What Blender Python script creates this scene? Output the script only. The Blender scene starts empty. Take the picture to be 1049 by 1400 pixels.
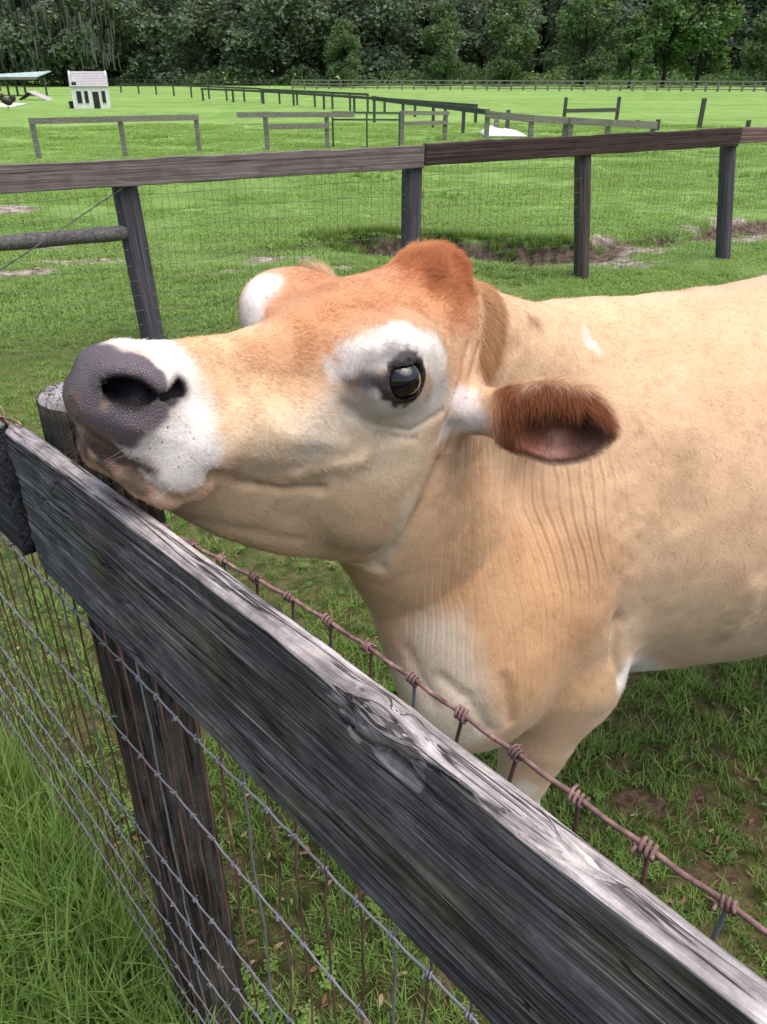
import bpy, bmesh, math, random
import numpy as np
from mathutils import Vector, Matrix
rng=np.random.default_rng(7); random.seed(7)
S=bpy.context.scene; COL=S.collection
# ---------------------------------------------------------------- camera
cam=bpy.data.objects.new('camera',bpy.data.cameras.new('camera')); COL.objects.link(cam); S.camera=cam
cam.location=(0,0,1.85); cam.rotation_euler=(math.radians(60),0,0)
cam.data.sensor_fit='HORIZONTAL'; cam.data.sensor_width=36; cam.data.lens=36*1050/1049
cam.data.clip_start=.02; cam.data.clip_end=3000
# ---------------------------------------------------------------- overcast daylight
SUN_EL,SUN_AZ=math.radians(74),math.radians(120)      # azimuth clockwise from +Y
w=bpy.data.worlds.new('World'); S.world=w; w.use_nodes=True
nt=w.node_tree; bg=nt.nodes['Background']; sky=nt.nodes.new('ShaderNodeTexSky')
sky.sky_type='NISHITA'; sky.sun_disc=False; sky.sun_elevation=SUN_EL; sky.sun_rotation=SUN_AZ
sky.air_density=1.0; sky.dust_density=6.0; sky.ozone_density=.6
nt.links.new(sky.outputs[0],bg.inputs[0]); bg.inputs[1].default_value=.15
sun=bpy.data.lights.new('sun','SUN'); sun.energy=1.5; sun.angle=math.radians(75); sun.color=(1,.97,.92)
so=bpy.data.objects.new('sun',sun); COL.objects.link(so)
sd=Vector((math.sin(SUN_AZ)*math.cos(SUN_EL),math.cos(SUN_AZ)*math.cos(SUN_EL),math.sin(SUN_EL)))
so.rotation_euler=sd.to_track_quat('Z','Y').to_euler()
S.view_settings.view_transform='Standard'; S.view_settings.look='None'; S.view_settings.gamma=1
S.view_settings.use_curve_mapping=False; S.view_settings.exposure=.45
S.render.engine='CYCLES'; S.cycles.max_bounces=6; S.cycles.transparent_max_bounces=12
# ---------------------------------------------------------------- small library
def lin(r,g,b,k=1.): return tuple((((x/255+.055)/1.055)**2.4 if x>10 else x/255/12.92)*k for x in(r,g,b))
def tag(o,label=None,cat=None,group=None,kind=None):
    if label: o['label']=label
    if cat: o['category']=cat
    if group: o['group']=group
    if kind: o['kind']=kind
    return o
def link(o,parent=None):
    COL.objects.link(o)
    if parent is not None: o.parent=parent
    return o
def empty(name,loc=(0,0,0),rz=0,**k):
    o=bpy.data.objects.new(name,None); o.location=loc; o.rotation_euler=(0,0,rz); o.empty_display_size=.1
    link(o); return tag(o,**k)
def mesh_obj(name,V,Fc,mat=None,parent=None,smooth=False,attrs=None,**k):
    me=bpy.data.meshes.new(name)
    V=np.asarray(V,np.float32); 
    if isinstance(Fc,np.ndarray):
        n=Fc.shape[1]; me.vertices.add(len(V)); me.vertices.foreach_set('co',V.ravel())
        me.loops.add(Fc.size); me.loops.foreach_set('vertex_index',Fc.astype(np.int32).ravel())
        me.polygons.add(len(Fc)); me.polygons.foreach_set('loop_start',np.arange(0,Fc.size,n,dtype=np.int32))
        me.update(calc_edges=True); me.validate()
    else: me.from_pydata(V.tolist(),[],Fc)
    if smooth: me.polygons.foreach_set('use_smooth',np.ones(len(me.polygons),bool))
    if attrs:
        for an,(ty,dom,arr) in attrs.items():
            at_=me.attributes.new(an,ty,dom)
            at_.data.foreach_set('color' if 'COLOR' in ty else ('vector' if ty=='FLOAT_VECTOR' else 'value'),np.asarray(arr,np.float32).ravel())
    if mat: me.materials.append(mat)
    o=bpy.data.objects.new(name,me); link(o,parent); return tag(o,**k)
def share(name,src,parent,loc,rot=(0,0,0),scale=(1,1,1)):
    o=bpy.data.objects.new(name,src.data if hasattr(src,'data') else src); o.location=loc; o.rotation_euler=rot; o.scale=scale
    return link(o,parent)
class MB:
    def __init__(s): s.V=[];s.F=[];s.n=0
    def add(s,V,Fc):
        s.V.append(np.asarray(V,float)); s.F+= [tuple(i+s.n for i in f) for f in Fc]; s.n+=len(V); return s
    def box(s,c,d,R=None,taper=1.):
        c=np.array(c,float);d=np.array(d,float)/2
        v=np.array([(x,y,z) for z in(-1,1) for y in(-1,1) for x in(-1,1)],float)
        v[v[:,2]>0,:2]*=taper
        v=v*d
        if R is not None: v=v@np.array(R).T
        return s.add(v+c,[(0,2,3,1),(4,5,7,6),(0,1,5,4),(2,6,7,3),(0,4,6,2),(1,3,7,5)])
    def tube(s,P,r,n=6,cap=True):
        P=np.asarray(P,float); r=np.broadcast_to(r,(len(P),)); T=np.gradient(P,axis=0); T/=np.linalg.norm(T,axis=1,keepdims=True)+1e-12
        up=np.array([0,0,1.]) if abs(T[0,2])<.9 else np.array([1.,0,0]); V=[]
        u=np.cross(T[0],up);u/=np.linalg.norm(u)
        for p,t,rr in zip(P,T,r):
            u=u-t*(u@t);u/=np.linalg.norm(u);v=np.cross(t,u)
            for k in range(n):
                a=2*math.pi*k/n;V.append(p+rr*(u*math.cos(a)+v*math.sin(a)))
        Fc=[]
        for i in range(len(P)-1):
            for k in range(n):
                a=i*n+k;b=i*n+(k+1)%n;Fc.append((a,b,b+n,a+n))
        if cap: Fc.append(tuple(range(n-1,-1,-1)));Fc.append(tuple((len(P)-1)*n+k for k in range(n)))
        return s.add(V,Fc)
    def build(s,name,mat,parent=None,smooth=False,**k):
        return mesh_obj(name,np.concatenate(s.V),s.F,mat,parent,smooth,**k)
def vn(P,seed=0):
    """value noise in [-1,1] at the points P (N,3)"""
    P=np.asarray(P,np.float64);i=np.floor(P).astype(np.int64);f=P-i;f=f*f*f*(f*(f*6-15)+10)
    def h(a):
        x=(a[:,0]*374761393+a[:,1]*668265263+a[:,2]*2147483647+seed*144665)&0xffffffff
        x=((x^(x>>13))*1274126177)&0xffffffff;x=((x^(x>>16))*2246822519)&0xffffffff
        return ((x^(x>>15))&0xffffff)/8388607.5-1
    r=0
    for dx in(0,1):
        for dy in(0,1):
            for dz in(0,1):
                wgt=(f[:,0] if dx else 1-f[:,0])*(f[:,1] if dy else 1-f[:,1])*(f[:,2] if dz else 1-f[:,2])
                r=r+wgt*h(i+[dx,dy,dz])
    return r
def fbm(P,o=4,seed=0):
    r=0;a=1;P=np.asarray(P,float)
    for k in range(o): r=r+a*vn(P*2**k+k*17.3,seed+k);a*=.5
    return r/1.9
def sstep(a,b,x): t=np.clip((x-a)/(b-a),0,1);return t*t*(3-2*t)
# ---------------------------------------------------------------- node helpers
class N:
    def __init__(s,name):
        s.m=bpy.data.materials.new(name);s.m.use_nodes=True;s.t=s.m.node_tree;s.b=s.t.nodes['Principled BSDF'];s.out=s.t.nodes['Material Output']
    def n(s,ty,**k):
        o=s.t.nodes.new(ty)
        for a,v in k.items():
            if a.startswith('i_'):
                key=a[2:].replace('_',' ')
                o.inputs[int(key) if key.isdigit() else key].default_value=v
            else: setattr(o,a,v)
        return o
    def l(s,a,b): s.t.links.new(a,b)
    def coord(s,kind='Object',scale=(1,1,1)):
        c=s.n('ShaderNodeTexCoord');m=s.n('ShaderNodeMapping');m.inputs['Scale'].default_value=scale
        s.l(c.outputs[kind],m.inputs[0]);return m.outputs[0]
    def pos(s,scale=(1,1,1)):
        c=s.n('ShaderNodeNewGeometry');m=s.n('ShaderNodeMapping');m.inputs['Scale'].default_value=scale
        s.l(c.outputs['Position'],m.inputs[0]);return m.outputs[0]
    def noise(s,vec,scale,detail=4,rough=.55,dist=0):
        o=s.n('ShaderNodeTexNoise');o.inputs['Scale'].default_value=scale;o.inputs['Detail'].default_value=detail;o.inputs['Roughness'].default_value=rough;o.inputs['Distortion'].default_value=dist
        if vec is not None: s.l(vec,o.inputs['Vector'])
        return o.outputs['Fac']
    def ramp(s,fac,st,interp='LINEAR'):
        o=s.n('ShaderNodeValToRGB');o.color_ramp.interpolation=interp;e=o.color_ramp.elements
        while len(e)<len(st): e.new(.5)
        for q,(p,c) in zip(e,st): q.position=p;q.color=(c if len(c)==4 else (*c,1)) if not isinstance(c,(int,float)) else (c,c,c,1)
        s.l(fac,o.inputs[0]);return o.outputs[0]
    def mix(s,fac,a,b,mode='MIX'):
        o=s.n('ShaderNodeMix',data_type='RGBA',blend_type=mode)
        for v,i in((fac,0),(a,6),(b,7)):
            if isinstance(v,(int,float)): o.inputs[i].default_value=v
            elif isinstance(v,tuple): o.inputs[i].default_value=(*v,1) if len(v)==3 else v
            else: s.l(v,o.inputs[i])
        return o.outputs[2]
    def math(s,op,a,b=0.,clamp=False):
        o=s.n('ShaderNodeMath',operation=op,use_clamp=clamp)
        for v,i in((a,0),(b,1)):
            if isinstance(v,(int,float)): o.inputs[i].default_value=v
            else: s.l(v,o.inputs[i])
        return o.outputs[0]
    def attr(s,name,ty='GEOMETRY'): o=s.n('ShaderNodeAttribute',attribute_name=name,attribute_type=ty);return o
    def rnd(s): return s.n('ShaderNodeObjectInfo').outputs['Random']
    def bump(s,h,dist,strength=1.,nrm=None):
        o=s.n('ShaderNodeBump');o.inputs['Distance'].default_value=dist;o.inputs['Strength'].default_value=strength;s.l(h,o.inputs['Height'])
        if nrm is not None: s.l(nrm,o.inputs['Normal'])
        return o.outputs[0]
    def done(s,col=None,rough=.8,nrm=None,spec=.3,**k):
        if col is not None:
            if isinstance(col,tuple): s.b.inputs['Base Color'].default_value=(*col,1)
            else: s.l(col,s.b.inputs['Base Color'])
        if isinstance(rough,(int,float)): s.b.inputs['Roughness'].default_value=rough
        else: s.l(rough,s.b.inputs['Roughness'])
        s.b.inputs['Specular IOR Level'].default_value=spec
        if nrm is not None: s.l(nrm,s.b.inputs['Normal'])
        for a,v in k.items(): s.b.inputs[a.replace('_',' ')].default_value=v
        return s.m
def wood(name,dark,light,moss=None,mossamt=.5,grain=1.,top=None,sc=1.,spec=.2,contrast=(.35,.65),stain=None,gx=1.2,endc=None):
    """weathered board, grain along the object's x axis"""
    n=N(name);v=n.coord('Object',(gx*sc,60*sc,60*sc))
    g1=n.noise(v,2,3,.6,.35);v2=n.coord('Object',(gx*1.2*sc,110*sc,110*sc));g2=n.noise(v2,2,2,.6,.1)
    v3=n.coord('Object',(4*sc,9*sc,9*sc));g3=n.noise(v3,1.3,5,.6,.5)
    g=n.math('ADD',n.math('MULTIPLY',g1,.6),n.math('MULTIPLY',g2,.4))
    c=n.ramp(g,[(contrast[0],dark),(contrast[1],light)])
    if top is not None:
        geo=n.n('ShaderNodeTexCoord');sp=n.n('ShaderNodeSeparateXYZ');n.l(geo.outputs['Normal'],sp.inputs[0])
        att=n.attr('top').outputs['Fac']
        c2=n.ramp(g,[(.30,top[0]),(.46,top[1]),(.66,top[2])])
        edge=n.math('ADD',att,n.math('MULTIPLY',n.math('SUBTRACT',g3,.5),.9))
        c=n.mix(n.ramp(edge,[(.38,0.),(.56,1.)]),c,c2)
    if stain is not None: c=n.mix(n.ramp(n.noise(n.coord('Object',(3,8,8)),2.,4,.6),[(.45,0.),(.68,.8)]),c,stain)
    if endc is not None:
        sx=n.n('ShaderNodeSeparateXYZ');n.l(n.coord('Object'),sx.inputs[0]);c=n.mix(n.math('MULTIPLY',n.ramp(n.math('ADD',sx.outputs[0],n.math('MULTIPLY',n.math('SUBTRACT',g3,.5),.35)),[(.08,.62),(.30,0.)]),n.math('SUBTRACT',1.,n.math('MULTIPLY',att,.6))),c,n.ramp(g,[(.36,lin(50,54,66)),(.68,lin(138,142,156))]))
    if top is not None: c=n.mix(1.,c,n.ramp(n.noise(n.coord('Object',(38,52,52)),1.,5,.75),[(.34,(.68,.68,.68)),(.62,(1.25,1.25,1.25))]),'MULTIPLY')
    if moss is not None:
        mk=n.ramp(n.noise(n.coord('Object',(3*sc,6*sc,6*sc)),2.3,6,.7,.3),[(.5,0.),(.72,mossamt)])
        if top is not None: mk=n.math('MULTIPLY',mk,n.math('SUBTRACT',1.,att,clamp=True))
        c=n.mix(mk,c,moss)
    crack=n.ramp(n.noise(n.coord('Object',(gx*.8*sc,70*sc,70*sc)),1.4,4,.6,.15),[(.27,0.),(.34,1.)])
    c=n.mix(n.math('SUBTRACT',1.,crack),c,tuple(x*.35 for x in dark))
    if top is not None:
        ln=n.noise(n.coord('Object',(1.1*sc,34*sc,34*sc)),1.7,4,.55,.2);l1=n.ramp(n.math('ABSOLUTE',n.math('SUBTRACT',ln,.5)),[(.008,0.),(.020,1.)])
        gate=n.ramp(n.noise(n.coord('Object',(4*sc,14*sc,14*sc)),1.5,3),[(.38,0.),(.50,1.)])
        cf=n.math('MULTIPLY',n.math('SUBTRACT',1.,l1),gate);c=n.mix(n.math('MULTIPLY',cf,.92),c,tuple(x*.3 for x in dark));crack=n.math('MULTIPLY',crack,n.math('SUBTRACT',1.,cf))
        sc1=n.ramp(n.noise(n.coord('Object',(3.2*sc,300*sc,300*sc)),1.,2,.6),[(.60,0.),(.70,.5)]);c=n.mix(sc1,c,tuple(min(1,x*1.9) for x in light))
        lic=n.ramp(n.noise(n.coord('Object',(70,90,90)),1.,5,.75),[(.62,0.),(.70,.6)]);lic=n.math('MULTIPLY',lic,n.ramp(n.noise(n.coord('Object',(7,9,9)),1.,3),[(.5,0.),(.62,1.)]));c=n.mix(lic,c,lin(150,154,140))
        dk2=n.ramp(n.noise(n.coord('Object',(9,13,13)),1.,5,.7,.4),[(.40,.55),(.56,0.)]);c=n.mix(n.math('MULTIPLY',dk2,n.math('SUBTRACT',1.,n.math('MULTIPLY',att,.75))),c,tuple(x*.75 for x in dark))
    h=n.math('ADD',n.math('MULTIPLY',g2,.5),n.math('ADD',g1,n.math('MULTIPLY',crack,.6)))
    return n.done(c,.85,n.bump(h,.004*grain/sc,.9),spec)
# ---------------------------------------------------------------- camera frame helpers
PF=1050.;PCX=524.5;PCY=700.;CAMH=1.85
SN,CN=.5,math.sqrt(3)/2
def ray(px,py):
    x=(px-PCX)/PF;y=(PCY-py)/PF
    return np.array([x,CN+y*SN,-SN+y*CN])
def at(px,py,d): return np.array([0,0,CAMH])+ray(px,py)*d
def onz(px,py,z=0.):
    r=ray(px,py);return np.array([0,0,CAMH])+r*((z-CAMH)/r[2])
def proj(p):
    p=np.asarray(p,float)-[0,0,CAMH]
    d=p[...,1]*CN-p[...,2]*SN;y=p[...,1]*SN+p[...,2]*CN
    return np.stack([PCX+PF*p[...,0]/d,PCY-PF*y/d,d],-1)
# ---------------------------------------------------------------- the cow as a distance field
HO=np.array([-.271,.743,1.577]);HA=np.array([.6847,.706,-.1795]);HA/=np.linalg.norm(HA)
HL=np.array([-.718,.696,0]);HL-=HA*(HL@HA);HL/=np.linalg.norm(HL);HU=np.cross(HL,HA);HU=HU if HU[2]>0 else -HU
HR=np.stack([HA,HL,HU])           # rows: axis to the poll, to the far side, up
BO=np.array([.30,1.38,0.]);BB=np.array([.90,.436,0]);BB/=np.linalg.norm(BB);BS=np.array([BB[1],-BB[0],0]);BU=np.array([0,0,1.])
BR=np.stack([BB,BS,BU])           # body: back along the spine, to the near side, up
def hp(a,l,u): return HO+a*HA+l*HL+u*HU
def bp(b,s_,z): return BO+b*BB+s_*BS+z*BU
def smin(a,b,k):
    h=np.maximum(k-np.abs(a-b),0)/k
    return np.minimum(a,b)-h*h*k*.25
def smax(a,b,k): return -smin(-a,-b,k)
def ell(P,c,r,R=None):
    q=P-np.asarray(c,np.float32)
    if R is not None: q=q@np.asarray(R,np.float32).T
    r=np.asarray(r,np.float32)
    k0=np.sqrt(((q/r)**2).sum(1));k1=np.sqrt(((q/(r*r))**2).sum(1))+1e-9
    return k0*(k0-1)/k1
def cone(P,a,b,ra,rb):
    a=np.asarray(a,np.float32);b=np.asarray(b,np.float32)
    ba=b-a;pa=P-a
    t=np.clip((pa@ba)/(ba@ba),0,1)
    return np.sqrt(((pa-t[:,None]*ba)**2).sum(1))-(ra+(rb-ra)*t)
def chain(P,pts,rs):
    d=None
    for i in range(len(pts)-1):
        e=cone(P,pts[i],pts[i+1],rs[i],rs[i+1]);d=e if d is None else np.minimum(d,e)
    return d
def smooth_table(xs,ys,N=400,sg=.018):
    X=np.linspace(xs[0],xs[-1],N);Y=np.interp(X,xs,ys)
    s_=max(1,sg*N);k=np.exp(-.5*(np.arange(-int(3*s_),int(3*s_)+1)/s_)**2);k/=k.sum()
    m=len(k)//2
    # odd reflection at the ends keeps the end values
    L_=2*Y[0]-Y[m:0:-1];R_=2*Y[-1]-Y[-2:-m-2:-1]
    return X,np.convolve(np.concatenate([L_,Y,R_]),k,'valid')
_TAB={}
def loft(x,l,u,xs,top,bot,wt,wm,wb,n=2.4,pw=1.):
    key=tuple(xs)
    if key not in _TAB: _TAB[key]=[smooth_table(xs,v) for v in (top,bot,wt,wm,wb)]
    X,top=_TAB[key][0];bot,wt,wm,wb=[v[1] for v in _TAB[key][1:]];xs=X
    t=np.interp(x,xs,top);b=np.interp(x,xs,bot);c=(t+b)/2;h=(t-b)/2
    v=np.clip((u-c)/h,-1,1);v=v*np.abs(v)**(pw-1) if pw!=1 else v
    w=np.where(v>0,np.interp(x,xs,wm)+(np.interp(x,xs,wt)-np.interp(x,xs,wm))*v,np.interp(x,xs,wm)+(np.interp(x,xs,wb)-np.interp(x,xs,wm))*(-v))
    g=((np.abs(l)/w)**n+(np.abs(u-c)/h)**n)**(1/n)+1e-6
    rho=np.sqrt(l*l+(u-c)**2)
    d=rho*(1-1/g)
    e=np.maximum(xs[0]-x,x-xs[-1])
    return (np.maximum(d,e)*.85).astype(np.float32)
def nostril(qm): return smin(ell(qm,NO1-np.array([0,.014,.002]),(.0170,.044,.0125)),chain(qm,[NO2,NO3,NO4],[.009,.0095,.0095]),.010)
def sdf_head(P):
    q=(P-HO.astype(np.float32))@HR.astype(np.float32).T
    a,l,u=q[:,0],q[:,1],q[:,2];al=np.abs(l)
    qm=np.stack([a,al,u],1)
    xs= [-.046,-.042,-.032,-.012,.03,.08,.14,.20,.26,.34,.40,.44,.48,.53]
    top=[-.012,.004,.018,.032,.036,.036,.041,.055,.082,.106,.114,.114,.104,.06]
    bot=[-.034,-.050,-.072,-.100,-.132,-.172,-.212,-.244,-.270,-.290,-.270,-.20,-.12,-.06]
    wt= [.010,.030,.044,.048,.046,.042,.040,.046,.060,.072,.068,.064,.058,.03]
    wm= [.014,.042,.060,.070,.068,.062,.060,.066,.078,.088,.088,.082,.070,.04]
    wb= [.010,.026,.036,.042,.040,.036,.034,.036,.040,.046,.046,.044,.040,.03]
    d=loft(a,l,u,xs,top,bot,wt,wm,wb)
    d=smin(d,ell(qm,(.008,.020,-.016),(.044,.042,.045)),.02)      # nose pad
    d=smin(d,ell(qm,(.048,.048,-.080),(.050,.030,.046)),.02)       # upper lip
    d=smin(d,ell(qm,(.350,.046,-.130),(.100,.045,.125)),.04)       # cheek
    d=smin(d,ell(qm,(.22,.050,-.060),(.10,.022,.022)),.05)         # facial crest
    d=smin(d,ell(qm,(.322,.084,.034),(.072,.030,.038)),.08)
    d=smin(d,ell(q,(.290,.090,.060),(.064,.029,.038)),.06)        # brow
    d=smin(d,ell(qm,(.332,.072,.0),(.06,.034,.05)),.04)
    d=smin(d,ell(q,(.468,0,.084),(.043,.048,.044)),.04)            # poll
    # eye socket and lids
    e=(qm-np.array(EYC,np.float32))@EYR.astype(np.float32).T
    rr=np.sqrt(e[:,0]**2+(e[:,1]*1.08)**2)
    d=smin(d,ell(e,(0,0,-.012),(.046,.040,.022)),.02)
    d=smax(d,-ell(e,(-.034,-.006,.010),(.016,.006,.010)),.01)         # inner corner
    d=smin(d,np.sqrt((rr-.0268)**2+((e[:,2]-.006)*.9)**2)-.0066,.008)   # lids
    d=smin(d,ell(e,(0,.030,.004),(.036,.007,.010)),.012)               # upper lid fold
    sh=np.sqrt((e**2).sum(1))-.0305
    d=smin(d,np.maximum(sh,-(e[:,1]-.0165-.12*e[:,0])),.004)           # upper lid
    d=smin(d,np.maximum(sh,(e[:,1]+.0215-.22*e[:,0])),.004)            # lower lid
    d=smax(d,-(np.sqrt((e**2).sum(1))-.0270),.002)
    # mouth
    if MOUTH is not None:
        d=smin(d,chain(qm,LOWLIP,LR),.012)
        m=chain(qm,MOUTH,MR)
        d=smax(d,-m,.008)
    # nostrils
    n=nostril(qm)
    d=smax(d,-n,.010)
    return d
def hl(px,py,d): return (at(px,py,d)-HO)@HR.T
def mir(v): v=np.array(v);v[1]=abs(v[1]);return v
MOUTH=[(-.052,0,-.044),(-.046,.010,-.046),(-.041,.020,-.050),(-.033,.034,-.058),(-.021,.043,-.070),(-.011,.052,-.081),(0,.060,-.090),(.011,.064,-.102),(.031,.064,-.115),(.047,.066,-.115),(.060,.071,-.106),(.070,.075,-.097),(.10,.062,-.108),(.155,.060,-.128)]
MR=[.0052]*9+[.007,.0075,.008,.0085,.004]
LOWLIP=[(-.024,.0,-.066),(-.022,.018,-.072),(-.012,.034,-.084),(.0,.046,-.100),(.03,.048,-.120)]
LR=[.0115,.012,.0125,.012,.010]
EYE=(.338,.088,.0)
EYC=mir(hl(545,518,.922))                      # eyeball centre, then its outward frame
_n=np.array([-.10,1,.22]);_n/=np.linalg.norm(_n);_x=np.array([1,.1,0.]);_x-=_n*(_x@_n);_x/=np.linalg.norm(_x)
EYR=np.stack([_x,np.cross(_n,_x)*(1 if np.cross(_n,_x)[2]>0 else -1),_n])
NO1=mir(hl(180,537,.735));NO2=mir(hl(190,541,.75));NO3=mir(hl(214,545,.765));NO4=mir(hl(237,533,.785))
def mirror(p):
    q=(np.asarray(p)-HO)@HR.T;q[...,1]*=-1;return q@HR+HO
E0=at(655,562,1.075);E1=at(757,577,1.02);E2=at(846,586,1.0)
EX=E2-E0;EX/=np.linalg.norm(EX);EZ=np.array([0,0,CAMH])-E1;EZ/=np.linalg.norm(EZ);EZ=EZ-HU*.12;EZ-=EX*(EZ@EX);EZ/=np.linalg.norm(EZ);EY=np.cross(EZ,EX)
ER=np.stack([EX,EY,EZ])
def _rot(a,b):
    a=a/np.linalg.norm(a);b=b/np.linalg.norm(b);v=np.cross(a,b);c=a@b;K=np.array([[0,-v[2],v[1]],[v[2],0,-v[0]],[-v[1],v[0],0]])
    return np.eye(3)+K+K@K/(1+c)
FER=_rot(E2-E0,hp(.455,-.250,.088)-E0)         # the far ear is carried higher
def earspace(P,side):
    if side>0: return P
    return ((mirror(P)-E0)@FER+E0)
def ear(P,side):
    if side<0: P=earspace(P,-1).astype(np.float32)
    q=(P-E1.astype(np.float32))@ER.astype(np.float32).T
    x=q[:,0]
    o=ell(q,(-.002,.001,0),(.080,.053,.030))
    c=ell(q,(.012,-.010,.024),(.060,.036,.032))
    o=smax(o,-c,.012)
    return smin(o,cone(P,E0-EX*.03-EZ*.01,E0+EX*.03,.036,.030),.03)
def surf(pxs,f,t0=.45,t1=4.):
    pxs=np.asarray(pxs,float);D=np.stack([ray(*p) for p in pxs]);D/=np.linalg.norm(D,axis=1,keepdims=True)
    t=np.full(len(D),t0);C=np.array([0,0,CAMH])
    for _ in range(90): t+=f((C+D*t[:,None]).astype(np.float32))*.7
    return C+D*t[:,None]
def sdf(P):
    P=np.asarray(P,np.float32)
    d=sdf_head(P)
    # neck
    nk=[hp(.42,0,-.08),hp(.47,0,-.22),np.array([.11,1.13,1.10]),at(668,905,1.44)]
    LAT=(BS*.6-HL*.4);LAT/=np.linalg.norm(LAT)
    kk=.55
    def sq(X): return X+np.outer(X@LAT,LAT)*kk if X.ndim>1 else X+(X@LAT)*LAT*kk
    Ps=P+((P@LAT.astype(np.float32))[:,None])*(LAT.astype(np.float32)*kk)
    n=chain(Ps,[sq(p) for p in nk],[.12,.135,.162,.185])*.75
    n=smin(n,chain(Ps,[sq(hp(.50,0,.0)),sq(bp(.0,0,1.27))],[.11,.20])*.75,.08)
    d=smin(d,n,.05)
    # ears
    d=smin(d,np.minimum(ear(P,1),1e9),.025)
    d=smin(d,ear(P,-1),.02)
    # crease behind the jaw
    qh=(P-HO.astype(np.float32))@HR.astype(np.float32).T;qh[:,1]=np.abs(qh[:,1])
    g=chain(qh,[(.446,.100,-.085),(.446,.098,-.139),(.430,.094,-.190),(.412,.080,-.250),(.396,.045,-.302)],[.004,.010,.011,.010,.006])
    d=smax(d,-g,.028)
    # trunk
    q=(P-BO.astype(np.float32))@BR.astype(np.float32).T
    b,s_,z=q[:,0],q[:,1],q[:,2];qm=np.stack([b,np.abs(s_),z],1)
    xs= [-.20,-.12,0,.15,.35,.60,.9,1.2,1.4,1.55,1.65]
    top=[1.25,1.38,1.455,1.473,1.467,1.472,1.485,1.50,1.49,1.44,1.32]
    bot=[.80,.67,.60,.575,.535,.485,.475,.54,.68,.76,.9]
    wt= [.06,.10,.14,.18,.23,.26,.28,.29,.26,.18,.08]
    wm= [.10,.20,.26,.29,.32,.35,.37,.35,.28,.22,.10]
    wb= [.06,.12,.16,.19,.25,.30,.32,.26,.18,.12,.05]
    t=loft(b,s_,z,xs,top,bot,wt,wm,wb,2.05,2.)
    d=smin(d,t,.08)
    # shoulder and legs
    t=chain(qm,[(.12,.12,1.25),(-.06,.17,.98),(.03,.19,.74)],[.10,.12,.09])
    d=smin(d,t,.08)
    t=chain(qm,[(-.03,.19,.78),(-.06,.19,.64),(-.09,.185,.46),(-.08,.18,.40),(-.08,.18,.14),(-.06,.18,.05)],[.115,.085,.052,.05,.034,.042])
    d=smin(d,t,.05)
    t=chain(qm,[(1.35,.16,1.15),(1.22,.20,.82),(1.42,.19,.52),(1.38,.18,.18),(1.35,.18,.05)],[.20,.14,.055,.037,.045])
    d=smin(d,t,.08)
    return d
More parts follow.
